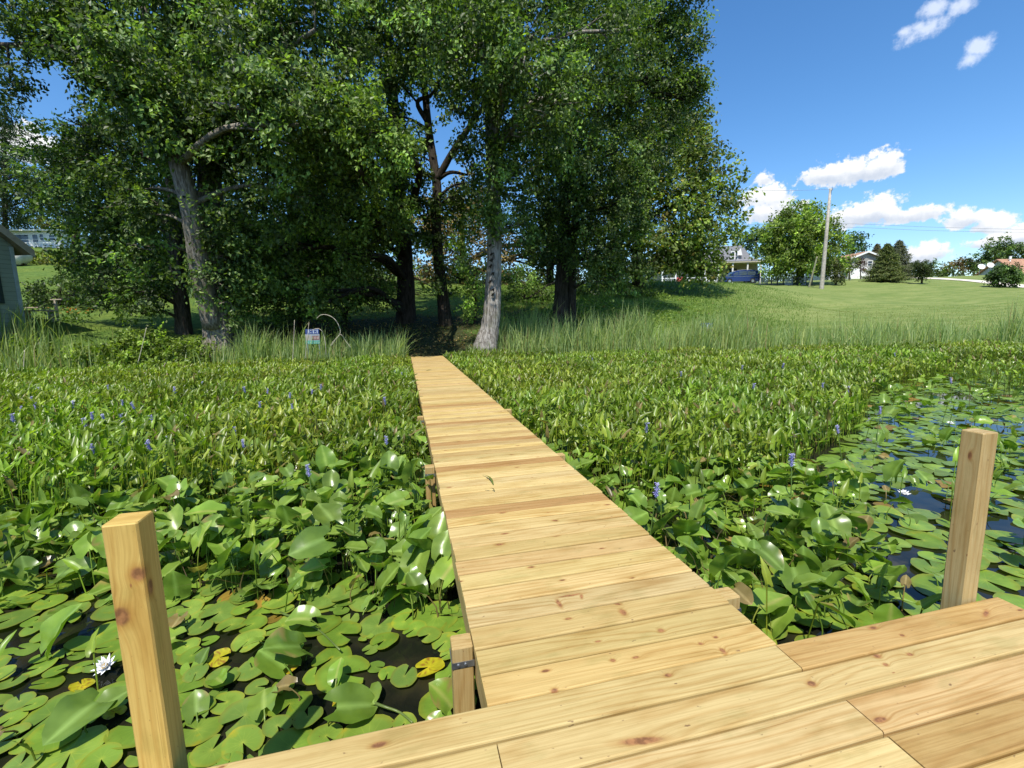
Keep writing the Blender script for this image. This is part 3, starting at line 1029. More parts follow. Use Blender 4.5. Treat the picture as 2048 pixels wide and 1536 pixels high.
make_tree('ivy_clad_tree', 'tall straight tree right of the walkway end, grey lower trunk with dark vine scars', 'tree',
          [[(972, 690, 18.4, 46), (980, 660, 18.5, 37), (985, 620, 18.5, 34), (988, 560, 18.6, 30), (990, 480, 18.6, 27), (988, 380, 18.8, 26), (984, 240, 19, 24), (980, 60, 19.4, 20), (975, -200, 20, 12)]],
          [(980, 120, 95, 18.4), (1080, 60, 110, 18.2), (920, -30, 110, 18.6), (1060, 200, 85, 18.0), (960, 30, 80, 17.6), (1010, 300, 45, 18.2, 1.3), (1000, 400, 34, 18.3, 1.4), (1045, 340, 60, 18.3, 1.3),
           (985, 450, 22, 18.3, 1.6), (1040, 450, 40, 18.6, 1.4), (965, 310, 26, 18.5, 1.4), (960, 400, 28, 18.6, 1.6), (990, 215, 45, 18.0, 1.4), (1000, -200, 170, 19), (1140, 0, 110, 18.6), (1120, 250, 80, 18.4, 1.2), (940, 180, 45, 18.4),
           (950, 500, 30, 19, 1.5), (925, 110, 60, 18.6), (880, 60, 80, 15.2, .7), (960, 40, 80, 15, .7), (1050, 110, 80, 15.2, .7), (1150, 180, 60, 15.6, .7), (1000, 170, 50, 15.4, .7), (1090, 230, 45, 15.6, .7), (1240, 60, 80, 16.5, .7), (1010, 350, 26, 16.8), (984, 330, 30, 18.1, 1.3, 2), (978, 440, 18, 18.2, 1.5, 2), (992, 400, 22, 18.2, 1.4, 2)],
          leaf=.155, dens=2.2, bark=(.34, .315, .28), g0=(0.031, 0.064, 0.019), g1=(0.107, 0.168, 0.048), group=TR)
ivy = bpy.data.objects['ivy_clad_tree']
mb = MB()
for k in range(8):
    py = 492 + k * 14 + rng.uniform(-5, 5)
    D = 18.16
    x0 = 985 + rng.uniform(-5, 3)
    pts_ = [at(x0 - 5, py + 3, D), at(x0 - 1, py, D - .03), at(x0 + 3 + rng.uniform(-2, 3), py - 1 + rng.uniform(-2, 2), D)]
    tube(mb, pts_, [.02, .045, .018], 6, (.05, .042, .03), .3)
    tube(mb, [pts_[1], at(x0 - 2 + rng.uniform(-2, 2), py + 5, D - .02)], [.04, .02], 5, (.04, .033, .025), .2)
under(ivy, mb.build('vine_stub', BARK))
make_tree('twin_trunk_tree', 'tree on two dark trunks right of centre with long curtains of hanging leaves', 'tree',
          [[(1120, 645, 24, 30), (1124, 560, 24, 24), (1128, 450, 24, 22), (1140, 250, 24, 20), (1160, 0, 24.5, 14)], [(1141, 645, 24.3, 24), (1143, 560, 24.2, 18), (1150, 450, 24, 16), (1190, 250, 24, 14), (1240, 50, 24, 10)]],
          [(1200, 420, 85, 22.6, 1.4), (1090, 480, 55, 23, 1.4), (1185, 520, 50, 22, 1.5), (1245, 500, 50, 22.6, 1.4), (1220, 300, 90, 22.6, 1.2), (1130, 340, 75, 22.4, 1.3), (1290, 200, 85, 23.6), (1340, 110, 70, 24),
           (1230, 120, 100, 23), (1320, 20, 75, 24), (1150, 180, 90, 22.6), (1375, 170, 44, 24), (1400, 165, 26, 24), (1385, 205, 24, 24), (1260, -60, 130, 24), (1300, 290, 60, 23.6), (1250, 400, 60, 22.8, 1.3),
           (1080, 400, 50, 23, 1.4), (1150, 440, 60, 22.4, 1.4), (1210, 555, 36, 22, 1.4), (1360, 60, 40, 24), (1190, -200, 160, 24)],
          leaf=.16, dens=2.2, bark=(.07, .06, .05), g0=(0.028, 0.058, 0.017), g1=(0.095, 0.147, 0.042), group=TR)
make_tree('maple_tree', 'broad tree at the right end of the row, yellowing leaves low on its left side', 'tree',
          [[(1276, 566, 40, 22), (1275, 520, 40, 18), (1290, 420, 40, 16), (1320, 300, 40, 10)], [(1236, 575, 39, 18), (1232, 520, 39, 16), (1225, 400, 39, 12)]],
          [(1330, 330, 95, 38), (1395, 400, 72, 37), (1310, 430, 90, 36), (1405, 320, 48, 38), (1430, 460, 52, 36.5), (1280, 510, 48, 35, .8), (1250, 470, 50, 35), (1415, 505, 34, 37, .8), (1340, 505, 50, 35.5, .8), (1350, 240, 70, 39), (1405, 255, 26, 38.5),
           (1450, 400, 34, 37), (1290, 535, 24, 35, .6), (1370, 515, 36, 36, .7), (1395, 530, 30, 36, .8), (1418, 540, 18, 36, .8), (1345, 530, 26, 35, .5), (1430, 520, 24, 36.5, .8), (1220, 520, 40, 36), (1260, 380, 70, 38), (1290, 290, 80, 39), (1385, 470, 50, 35.8), (1440, 340, 28, 38), (1340, 180, 60, 40)],
          leaf=.30, lpc=46, cr=.8, dens=2.2, bark=(.08, .065, .05), g0=(0.044, 0.081, 0.020), g1=(0.147, 0.200, 0.054), odd=(.22, .19, .05), odd_p=.07, group=TR)
# growth under and behind the row
UN = 'shrubs and young trees under the tall trees'
make_tree('understorey_shrub', 'wide dark leafy thicket between the two big trunks', 'shrub', [[(600, 640, 24, 10), (590, 560, 24, 6)], [(690, 640, 24, 9), (700, 560, 24, 6)]],
          [(560, 560, 60, 23), (630, 560, 60, 22), (690, 570, 50, 22), (610, 610, 40, 21.5), (520, 610, 40, 23), (740, 600, 40, 22.5), (570, 640, 24, 22), (665, 620, 34, 22), (500, 540, 50, 24), (770, 560, 40, 24), (730, 470, 60, 24), (640, 520, 60, 22.4)],
          leaf=.15, dens=1.9, cr=.5, g0=(0.034, 0.072, 0.019), g1=(0.130, 0.208, 0.051), bark=(.06, .05, .04), group=UN)
make_tree('understorey_shrub', 'small bright green young maple right of the walkway end', 'shrub', [[(950, 645, 24, 6), (952, 590, 24, 4)]],
          [(945, 585, 34, 23.6), (930, 560, 24, 24), (960, 610, 22, 23.6), (940, 630, 18, 23.6), (925, 500, 34, 25), (920, 540, 22, 25)], leaf=.15, dens=1.7, cr=.45, g0=(0.055, 0.109, 0.022), g1=(0.190, 0.288, 0.064), bark=(.06, .05, .04), group=UN)
make_tree('understorey_shrub', 'low bush on the bank beyond the twin trunks', 'shrub', [[(1050, 600, 32, 6), (1050, 570, 32, 4)]],
          [(1040, 590, 34, 31), (1085, 585, 30, 31), (1020, 560, 22, 33), (1170, 585, 26, 33, .6), (1060, 550, 26, 34), (1260, 585, 30, 33, .5), (1310, 588, 20, 34, .4)], leaf=.17, dens=1.8, cr=.5, g0=(0.039, 0.080, 0.020), g1=(0.138, 0.208, 0.048), bark=(.06, .05, .04), group=UN)
BK = 'trees on the hillside behind the row'
for lab, tr, lb, kw in [
    ('brownish thin tree seen between the forked and the ivy clad trunks', [(925, 560, 46, 12), (925, 400, 46, 8)],
     [(900, 450, 60, 44), (950, 430, 50, 46), (930, 380, 44, 46), (860, 470, 40, 46), (1010, 500, 40, 46), (880, 520, 30, 44), (850, 540, 36, 46), (905, 545, 36, 46), (960, 555, 36, 46), (840, 430, 40, 46), (1020, 550, 36, 46), (860, 545, 34, 50), (1100, 545, 36, 48), (1160, 545, 36, 48), (1220, 545, 34, 48), (1060, 520, 40, 48), (1130, 500, 40, 48), (820, 540, 34, 50), (980, 470, 40, 46), (900, 490, 44, 45), (1070, 500, 44, 46), (950, 510, 40, 45)], dict(g0=(0.078, 0.065, 0.032), g1=(0.225, 0.176, 0.088), dens=1.7)),
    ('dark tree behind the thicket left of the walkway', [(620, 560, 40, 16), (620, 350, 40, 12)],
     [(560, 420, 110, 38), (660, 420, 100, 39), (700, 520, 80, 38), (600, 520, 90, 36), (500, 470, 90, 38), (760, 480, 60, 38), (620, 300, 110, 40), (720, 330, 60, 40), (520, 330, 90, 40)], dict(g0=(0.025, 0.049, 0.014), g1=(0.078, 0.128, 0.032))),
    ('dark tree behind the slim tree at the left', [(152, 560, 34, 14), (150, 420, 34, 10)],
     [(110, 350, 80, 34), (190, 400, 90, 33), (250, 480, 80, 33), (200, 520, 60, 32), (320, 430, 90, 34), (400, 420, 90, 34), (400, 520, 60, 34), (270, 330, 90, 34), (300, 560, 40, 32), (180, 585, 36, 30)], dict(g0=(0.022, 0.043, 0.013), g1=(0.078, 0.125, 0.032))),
    ('dark thicket on the hillside between the slim tree and the forked tree', [(480, 580, 37, 12), (480, 480, 37, 8)],
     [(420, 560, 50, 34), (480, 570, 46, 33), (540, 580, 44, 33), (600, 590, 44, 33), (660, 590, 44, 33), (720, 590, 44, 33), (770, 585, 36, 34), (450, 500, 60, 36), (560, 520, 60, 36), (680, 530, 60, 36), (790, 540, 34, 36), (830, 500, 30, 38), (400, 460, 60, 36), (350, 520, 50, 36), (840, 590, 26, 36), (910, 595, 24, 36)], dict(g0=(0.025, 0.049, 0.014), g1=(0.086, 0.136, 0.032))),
    ('dark tree behind the twin trunks', [(1100, 560, 44, 14), (1100, 420, 44, 10)],
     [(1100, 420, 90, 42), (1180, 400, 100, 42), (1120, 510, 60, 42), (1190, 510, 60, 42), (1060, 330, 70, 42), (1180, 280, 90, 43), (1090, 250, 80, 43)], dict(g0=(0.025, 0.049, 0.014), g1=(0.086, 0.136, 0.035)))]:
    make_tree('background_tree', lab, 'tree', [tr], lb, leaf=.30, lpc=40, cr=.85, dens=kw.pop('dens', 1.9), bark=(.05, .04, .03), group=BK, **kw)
make_tree('understorey_shrub', 'dark shrubs added as tree shade between the outbuilding and the slim tree', 'shrub', [[(120, 610, 27, 6), (120, 580, 27, 4)]],
          [(80, 585, 26, 27), (110, 580, 28, 27), (145, 590, 26, 26), (180, 600, 24, 26), (215, 605, 20, 26), (60, 600, 22, 26), (95, 605, 20, 25), (130, 560, 24, 28), (240, 600, 22, 27), (170, 565, 24, 28)], leaf=.17, dens=1.8, cr=.5, g0=(.018, .036, .010), g1=(.05, .085, .022), bark=(.06, .05, .04), group=UN)  # added thicket, its very dark leaves stand in for tree shadow on the slope
# far left
make_tree('spruce_tree', 'dark evergreen at the left edge beside the white house', 'tree', [[(10, 520, 62, 10), (10, 250, 62, 3)]],
          [(5, 250, 30, 60), (0, 300, 45, 60), (20, 360, 55, 60), (60, 380, 44, 60), (-40, 380, 80, 60), (30, 420, 40, 62), (100, 400, 40, 62), (-60, 260, 70, 62), (8, 205, 18, 60), (10, 440, 30, 68), (80, 350, 40, 66)],
          leaf=.42, lpc=46, cr=1.0, dens=2.2, narrow=True, g0=(.016, .034, .014), g1=(.042, .072, .026), bark=(.05, .04, .03))
make_tree('garden_tree', 'yellow green tree behind the white house roof', 'tree', [[(95, 470, 72, 6), (95, 445, 72, 4)]],
          [(75, 442, 20, 72, .6), (105, 446, 22, 72, .6), (125, 462, 18, 72, .6), (180, 440, 26, 72)], leaf=.34, lpc=40, cr=.8, dens=2.0, g0=(.10, .14, .02), g1=(.24, .27, .05), bark=(.06, .05, .04))
make_tree('garden_hedge', 'low yellow green bushes on the slope below the white house', 'hedge', [[(95, 528, 46, 3), (95, 520, 46, 2)]],
          [(60, 516, 16, 46, .6), (85, 516, 18, 46, .6), (115, 520, 16, 46, .6), (140, 526, 18, 45, .6)], leaf=.24, lpc=36, cr=.5, dens=1.8, g0=(.08, .11, .018), g1=(.20, .22, .045), bark=(.06, .05, .04), twigs=False)
make_tree('leafy_bush', 'bright green viny bush on the left shore in front of the big trunk', 'bush', [[(270, 715, 17, 5), (275, 690, 17, 3)]],
          [(275, 682, 34, 16.6, .7), (240, 697, 32, 16.4, .7), (320, 690, 34, 16.6, .7), (350, 708, 30, 16.4, .6), (205, 712, 28, 16.2, .6), (290, 714, 38, 15.9, .6), (250, 728, 34, 15.6, .5), (165, 720, 26, 16.2, .5), (385, 724, 26, 16.2, .5), (120, 715, 26, 16.5, .5), (330, 738, 34, 15.5, .5), (400, 690, 20, 16.8, .6), (70, 700, 26, 16.2, .5)],
          leaf=.13, lpc=46, cr=.28, dens=2.0, g0=(.075, .13, .02), g1=(.17, .24, .05), bark=(.1, .09, .05), droop=.1, up=1.5, twigs=False)

# right side, around the houses
def easy(name, label, cat, base, lobes, **k):
    px, py, D, w, top = base
    return make_tree(name, label, cat, [[(px, py, D, w), (px, (py + top) / 2, D, w * .8), (px, top, D, w * .4)]], lobes, **k)


easy('lawn_tree', 'full round tree behind the utility pole', 'tree', (1600, 566, 64, 14, 470),
     [(1585, 470, 52, 63), (1546, 480, 34, 64), (1640, 480, 44, 64), (1600, 435, 30, 64), (1565, 440, 24, 64), (1640, 440, 24, 65), (1540, 505, 22, 63), (1600, 520, 40, 61.5), (1660, 520, 30, 64), (1524, 465, 16, 65), (1672, 490, 18, 65), (1620, 420, 16, 65), (1560, 530, 24, 62), (1600, 480, 50, 62), (1570, 510, 30, 62), (1630, 510, 30, 62)],
     leaf=.34, lpc=50, cr=.8, dens=2.6, g0=(.06, .11, .02), g1=(.18, .25, .055), bark=(.07, .06, .05))
easy('lawn_tree', 'darker tree between the grey house roof and the round tree', 'tree', (1512, 545, 84, 6, 480), [(1508, 480, 20, 84), (1500, 500, 22, 84), (1522, 470, 16, 84), (1496, 475, 14, 85)],
     leaf=.42, lpc=40, cr=.9, dens=2.0, g0=(.02, .05, .02), g1=(.06, .10, .035), bark=(.07, .06, .05))
easy('lawn_tree', 'tree top showing just right of the utility pole', 'tree', (1705, 550, 100, 6, 490), [(1700, 484, 18, 100), (1715, 480, 14, 100), (1692, 500, 18, 100), (1722, 500, 14, 100)],
     leaf=.45, lpc=40, cr=1.0, dens=2.0, g0=(.025, .06, .022), g1=(.075, .13, .04), bark=(.07, .06, .05))
easy('young_tree', 'slim young tree left of the ranch house front', 'tree', (1699, 560, 72, 2.5, 520), [(1698, 530, 13, 72), (1706, 522, 10, 72), (1690, 520, 10, 72), (1700, 542, 10, 72)],
     leaf=.26, lpc=30, cr=.5, dens=1.4, g0=(.05, .08, .02), g1=(.14, .18, .05), bark=(.25, .2, .12))
easy('purple_shrub', 'small dark purple leaved tree in front of the ranch house', 'tree', (1721, 556, 78, 2, 525), [(1721, 530, 8, 78), (1718, 522, 6, 78), (1725, 540, 7, 78)],
     leaf=.26, lpc=34, cr=.5, dens=1.8, g0=(.03, .012, .018), g1=(.07, .03, .04), bark=(.08, .06, .05))
easy('shrub', 'olive shrub right of the utility pole foot', 'shrub', (1672, 562, 62, 3, 530), [(1670, 545, 17, 62, .9), (1662, 535, 12, 62), (1680, 555, 11, 61)],
     leaf=.26, lpc=38, cr=.5, dens=1.9, g0=(.03, .045, .016), g1=(.09, .11, .04), bark=(.08, .06, .05))
easy('yew_bush', 'dark clipped bush widening upward beside the drive', 'bush', (1844, 559, 62, 3, 540), [(1845, 537, 12, 62), (1837, 534, 10, 62), (1853, 534, 10, 62), (1845, 547, 9, 62), (1844, 553, 6, 62, 1, 2), (1844, 530, 9, 62), (1840, 544, 9, 62), (1850, 544, 9, 62)],
     leaf=.20, lpc=60, cr=.4, dens=2.6, g0=(.018, .032, .012), g1=(.05, .07, .024), bark=(.06, .05, .04), narrow=True)
easy('round_bush', 'dense round dark bush at the right edge beside the drive', 'bush', (2010, 574, 57, 4, 545), [(2010, 550, 20, 57), (1995, 554, 14, 57), (2026, 552, 14, 57), (2012, 540, 14, 57), (2001, 544, 12, 57), (2026, 560, 12, 57, .8), (1996, 563, 11, 57, .8)],
     leaf=.22, lpc=56, cr=.45, dens=2.6, g0=(.025, .055, .018), g1=(.07, .125, .04), bark=(.06, .05, .04))
for lab, b, lb, c0, c1 in [
    ('reddish brown bushes on the skyline left of the far right house', (1925, 552, 112, 2, 540), [(1908, 538, 14, 112), (1925, 532, 16, 112), (1940, 528, 14, 112), (1955, 540, 12, 112)], (.09, .065, .03), (.20, .15, .07)),
    ('green bushes on the skyline right of the clipped dark bush', (1876, 556, 112, 2, 540), [(1870, 540, 13, 112), (1884, 542, 12, 112), (1862, 548, 10, 112), (1896, 548, 9, 112)], (.04, .075, .022), (.11, .16, .05)),
    ('big green tree behind the orange roofed house', (1990, 550, 108, 5, 500), [(1990, 505, 26, 108), (2020, 505, 24, 108), (1968, 515, 18, 108), (2005, 495, 18, 108), (2045, 510, 22, 108), (1955, 525, 14, 108), (2090, 500, 40, 110)], (.03, .065, .022), (.09, .14, .045)),
    ('low green bushes left of the dark clipped bush', (1815, 557, 90, 2, 545), [(1812, 545, 11, 90), (1822, 549, 9, 90)], (.05, .085, .022), (.13, .18, .05))]:
    easy('skyline_bush', lab, 'bushes' if 'bush' in lab else 'tree', b, lb, leaf=.5, lpc=36, cr=1.0, dens=2.0, g0=c0, g1=c1, bark=(.07, .06, .05))


def spruce(label, px, base, top, half, D, c0, c1):
    b, t = at(px, base, D), at(px, top, D)
    h = t[2] - b[2]
    rad = half * D / F_PX
    root = thing('spruce_tree', b, label, 'tree', 'spruces beside the ranch house')
    tm = MB()
    tube(tm, [b - np.array([0, 0, .4]), b + np.array([0, 0, h * .5]), b + np.array([0, 0, h * .98])], [rad * .07, rad * .05, .015], 7, (.1, .08, .06))
    cm = MB()
    nb = 170
    for k in range(nb):
        f = (k + .5) / nb
        z = h * (.03 + .95 * f ** 1.15)
        Rr = rad * (1 - z / h) ** .8 * rng.uniform(.68, 1.15) + .08
        a = k * 2.39996 + rng.normal(0, .2)
        d = np.array([math.cos(a), math.sin(a), 0])
        tube(tm, [b + np.array([0, 0, z]), b + np.array([0, 0, z - .06 * Rr]) + d * Rr * .9], [.03, .008], 3, (.1, .08, .06), cap=False)
        m_ = int(26 + 60 * Rr)
        s = rng.random(m_) ** .7
        P = b + np.array([0, 0, z]) + d * (s * Rr)[:, None] + np.stack([rng.normal(0, .13 * Rr + .03, m_) * -d[1], rng.normal(0, .13 * Rr + .03, m_) * d[0], -.16 * Rr * s + .10 * Rr * s ** 3 + rng.normal(0, .05, m_)], -1)
        leaves(cm, P, np.broadcast_to(d, P.shape), .27, c0, c1, .25, True, up=.9)
    under(root, tm.build('trunk', BARK))
    under(root, cm.build('crown', FARLEAF))


spruce('nearer green spruce with a wide dark skirt in front of its neighbours', 1769, 561, 487, 36, 66, (.05, .085, .034), (.17, .20, .075))
spruce('bluish spruce behind the right shoulder of the nearer green spruce', 1792, 560, 480, 36, 82, (.06, .075, .055), (.16, .18, .13))
spruce('brownish spruce behind the ranch house roof', 1749, 556, 487, 24, 96, (.07, .072, .05), (.17, .165, .11))

# ------------------------------------------------------------------ water plants
def inside_frame(P, m=60):
    q = proj(P)
    m = m + 1300 / np.maximum(q[:, 2], .5)
    return (q[:, 2] > .25) & (q[:, 0] > -m) & (q[:, 0] < W + m) & (q[:, 1] > -m) & (q[:, 1] < H + m)


def off_dock(x, y, mar):
    a = (x > XL - mar) & (x < XR + mar) & (y < YE + mar)
    b = (x > PX0 - mar) & (x < PX1 + mar) & (y < YA + mar)
    for px_, py_ in ((-.805, 1.475), (2.526, 1.475)):
        b |= (np.abs(x - px_) < .045 + mar) & (np.abs(y - py_) < .045 + mar)
    for yy in [1.74, 4.19, 6.58, 9.02, 11.46, 13.9]:
        for cx in (XL - .047, XR + .047):
            b |= (np.abs(x - cx) < .045 + mar * .8) & (np.abs(y - yy - .045) < .045 + mar * .8)
    return ~(a | b)


def lilypad(kind):
    """floating round leaf with a slit, radius 1; kind shifts the outline and the damage"""
    r_ = np.random.default_rng(100 + kind)
    n_, rings = 26, 4
    slit = r_.uniform(.10, .32)
    th = np.linspace(slit, 2 * math.pi - slit, n_) + math.pi / 2
    rim = 1 + .03 * np.sin(th * 3 + kind) + .02 * np.sin(th * 7 + 2 * kind)
    # the lobes beside the slit are rounded
    e = np.minimum(np.arange(n_), np.arange(n_)[::-1])
    rim *= np.where(e == 0, .86, np.where(e == 1, .97, 1))
    V = [(0, 0, 0.0)]
    for k in range(1, rings + 1):
        f = k / rings
        for a, q in zip(th, rim):
            z = .035 * f * math.sin(a * 2 + kind) * f + (.05 * max(0, math.sin(a * 1.0 + kind * 1.7) - .35) * f ** 3) - .015 * (1 - f)
            V.append((math.cos(a) * q * f * .93, math.sin(a) * q * f, z))
    F = []
    for j in range(n_ - 1):
        F.append((0, 1 + j, 2 + j))
    for k in range(rings - 1):
        for j in range(n_ - 1):
            a = 1 + k * n_ + j
            F.append((a, a + n_, a + n_ + 1, a + 1))
    return np.array(V), F


def heartleaf(kind, fold=.22, curl=.12, ratio=.80, rows=8, lobe=.28, tp=(1.9, .8)):
    """upright heart shaped leaf: length 1 from stalk joint to tip along +y, two rounded lobes behind"""
    r_ = np.random.default_rng(300 + kind)
    ys = np.concatenate([np.linspace(-lobe, 0, 3), np.linspace(.14, 1, rows - 3)])
    cols = np.array([-1, -.62, -.25, 0, .25, .62, 1.0])
    V = []
    wv = r_.uniform(-.05, .05, (2,))
    ph = r_.uniform(0, 6)
    for y in ys:
        if y <= 0:
            half = ratio / 2 * math.sqrt(max(0, 1 - ((y + .02) / (lobe + .02)) ** 2)) * .9 + .02
            off = ratio * .5 * .5
        else:
            half = ratio / 2 * (1 - y ** tp[0]) ** tp[1] * (1 + .25 * math.sin(y * 3.0)) * .93
        for c in cols:
            if y <= 0:
                x = c * (half if y > -lobe * .9 else half + ratio * .18)
                yy = y if abs(c) > .3 else max(y * .25, -.05)
                if y < -lobe * .9 and abs(c) > .9:
                    yy = y * .72
            else:
                x, yy = c * half, y
            s = abs(x) / (ratio / 2)
            z = fold * s * s * ratio * .5 + curl * math.sin(yy * 2.6 + ph) * .5 - curl * yy * yy + .05 * s * math.sin(yy * 9 + ph + (2 if c > 0 else 0)) + wv[0] * x
            V.append((x, yy, z))
    k = len(cols)
    F = []
    for i in range(len(ys) - 1):
        for j in range(k - 1):
            F.append((i * k + j, i * k + j + 1, (i + 1) * k + j + 1, (i + 1) * k + j))
    return np.array(V), np.array(F)


def lance(kind):
    """pickerelweed blade: narrow heart base drawn out to a point"""
    return heartleaf(kind + 40, .34, .16, .31, 7, .13)


def stalk_template(n_=3):
    V, F = [], []
    for z in (0, 1):
        for a in range(n_):
            V.append((math.cos(a * 2.0944), z, math.sin(a * 2.0944)))
    F = [(a, (a + 1) % n_, n_ + (a + 1) % n_, n_ + a) for a in range(n_)]
    return np.array(V, float), np.array(F)


STV, STF = stalk_template()
G_PAD = [(c[0] * 1.28, c[1] * 1.38, c[2] * 1.1) for c in [(.115, .175, .026), (.14, .21, .034), (.12, .175, .04), (.155, .215, .04), (.10, .15, .028), (.12, .165, .034)]]


def ground_pts(n_, pxr, pyr):
    """points spread evenly over the water inside a window of the view (world positions)"""
    c = [on(a, b, WZ) for a in pxr for b in pyr]
    c = np.array(c)
    lo, hi = c.min(0), c.max(0)
    return rng.uniform(lo[0], hi[0], n_), rng.uniform(lo[1], hi[1], n_)


def poly_world(pts):
    return np.array([on(a, b, WZ)[:2] for a, b in pts])


def in_poly(x, y, P):
    ins = np.zeros(x.shape, bool)
    j = len(P) - 1
    for i in range(len(P)):
        a, b = P[i], P[j]
        c = ((a[1] > y) != (b[1] > y)) & (x < (b[0] - a[0]) * (y - a[1]) / (b[1] - a[1] + 1e-12) + a[0])
        ins ^= c
        j = i
    return ins


def vnoise(x, y, s, seed=0):
    r_ = np.random.default_rng(seed)
    g = r_.random((64, 64))
    xx, yy = x / s, y / s
    i, j = np.floor(xx).astype(int), np.floor(yy).astype(int)
    fx, fy = xx - i, yy - j
    fx, fy = fx * fx * (3 - 2 * fx), fy * fy * (3 - 2 * fy)
    q = lambda a, b: g[a % 64, b % 64]
    return (q(i, j) * (1 - fx) + q(i + 1, j) * fx) * (1 - fy) + (q(i, j + 1) * (1 - fx) + q(i + 1, j + 1) * fx) * fy


# zones on the water (world outlines); what the pond looks like from above
Z_LILY_L = poly_world([(-500, 1150), (120, 1165), (420, 1150), (700, 1190), (930, 1215), (960, 1420), (700, 2200), (-900, 2200)])
Z_LILY_R = poly_world([(1440, 1150), (1500, 1030), (1580, 960), (1700, 880), (1740, 820), (1730, 775), (1900, 722), (2500, 695), (3300, 1000), (2900, 1500), (2200, 1400), (1560, 1290)])
Z_BIG_L = poly_world([(-500, 930), (100, 985), (500, 905), (890, 880), (985, 1260), (700, 1220), (300, 1190), (-600, 1240)])
Z_BIG_R = poly_world([(1000, 880), (1420, 890), (1620, 960), (1740, 1000), (1700, 1080), (1830, 1215), (1450, 1300), (1300, 1160), (1120, 1000)])
Z_PIK_L = poly_world([(-900, 760), (0, 750), (430, 730), (840, 722), (870, 850), (900, 940), (500, 1010), (100, 1060), (-900, 1080)])
Z_PIK_R = poly_world([(860, 716), (1300, 708), (1700, 700), (2300, 682), (2300, 712), (1950, 735), (1740, 790), (1720, 860), (1560, 960), (1300, 1000), (1050, 900), (900, 800)])
Z_PIK_FR = poly_world([(1850, 770), (1960, 745), (2300, 740), (2300, 800), (2000, 800)])

big_leaf_specs = []

# ---- lily pads -----------------------------------------------------
pad_t = [lilypad(k) for k in range(5)]
pts, rad = [], []


def pack(zone, n_try, r0, r1, overlap, gap_scale, gap, seed):
    lo, hi = zone.min(0), zone.max(0)
    x, y = rng.uniform(lo[0], hi[0], n_try), rng.uniform(lo[1], hi[1], n_try)
    k = in_poly(x, y, zone) & (sdist(x, y) < -.2)
    x, y = x[k], y[k]
    k = vnoise(x, y, gap_scale, seed) > gap
    x, y = x[k], y[k]
    r = rng.uniform(r0, r1, len(x))
    k = off_dock(x, y, -.07) & inside_frame(np.stack([x, y, np.full(len(x), WZ)], -1), 150)
    x, y, r = x[k], y[k], r[k]
    cell = {}
    out = []
    for a, b, c in zip(x, y, r):
        i, j = int(a // .3), int(b // .3)
        ok = True
        for di in (-1, 0, 1):
            for dj in (-1, 0, 1):
                for (p, q, s) in cell.get((i + di, j + dj), ()):
                    if (a - p) ** 2 + (b - q) ** 2 < ((c + s) * overlap) ** 2:
                        ok = False
                        break
                if not ok:
                    break
            if not ok:
                break
        if ok:
            cell.setdefault((i, j), []).append((a, b, c))
            out.append((a, b, c))
    return np.array(out).reshape(-1, 3)


pads = np.concatenate([pack(Z_LILY_L, 14000, .045, .15, .66, .5, .15, 3), pack(Z_LILY_R, 90000, .07, .165, .70, .8, .20, 4),
                       pack(Z_BIG_L, 6000, .06, .14, .72, .5, .10, 5), pack(Z_BIG_R, 4000, .06, .14, .72, .5, .15, 6), pack(Z_PIK_L, 9000, .06, .12, .85, .5, .1, 7), pack(Z_PIK_R, 9000, .06, .12, .85, .5, .1, 8)])
YEL = [(440, 1325, .060), (580, 1340, .060), (858, 1344, .080), (690, 1412, .058), (165, 1380, .054), (232, 1436, .046), (1012, 0, 0)][:6]
for a, b, r in YEL:
    c = on(a, b, WZ)
    pads = pads[np.hypot(pads[:, 0] - c[0], pads[:, 1] - c[1]) > (pads[:, 2] + r) * .75]
pp = proj(np.stack([pads[:, 0], pads[:, 1], np.full(len(pads), WZ)], -1))
vis = (pp[:, 0] > -20) & (pp[:, 0] < W + 20) & (pp[:, 1] > 0) & (pp[:, 1] < H + 20)
score = np.where(vis, pads[:, 2] / pp[:, 2] ** 1.5, 0)
order = np.argsort(-score)
NIND = 290
ind, rest = order[:NIND], order[NIND:]


def quadify(F):
    return F


PADMAT = leaf_mat('lily_pad_leaf', .36, .2, .32, .8)
pad_mesh = []
for k, (V, F) in enumerate(pad_t):
    for c in G_PAD[:4]:
        mb = MB()
        t = np.tile(np.array(c) * rng.uniform(.9, 1.1), (len(V), 1))
        rr = np.hypot(V[:, 0], V[:, 1])
        t[rr < .2] *= np.array([1.35, 1.15, 1.1])
        t[rr > .9] *= np.array([1.25, .92, .8])
        mb.add(V, F, t, V)
        o = mb.build('lily_pad', PADMAT, smooth=True)
        pad_mesh.append(o.data)
        bpy.data.objects.remove(o)
first = True
for q, i in enumerate(ind):
    x, y, r = pads[i]
    o = bpy.data.objects.new('lily_pad', pad_mesh[rng.integers(len(pad_mesh))])
    o.location = (x, y, WZ + .010 + .022 * rng.random())
    o.rotation_euler = (rng.normal(0, .075), rng.normal(0, .075), rng.uniform(0, 6.28))
    o.scale = (r, r, r)
    COL.objects.link(o)
    tag(o, 'round green lily pad with a slit, floating flat on the dark water', 'lily pad', 'lily pads floating near the dock')
mb = MB()
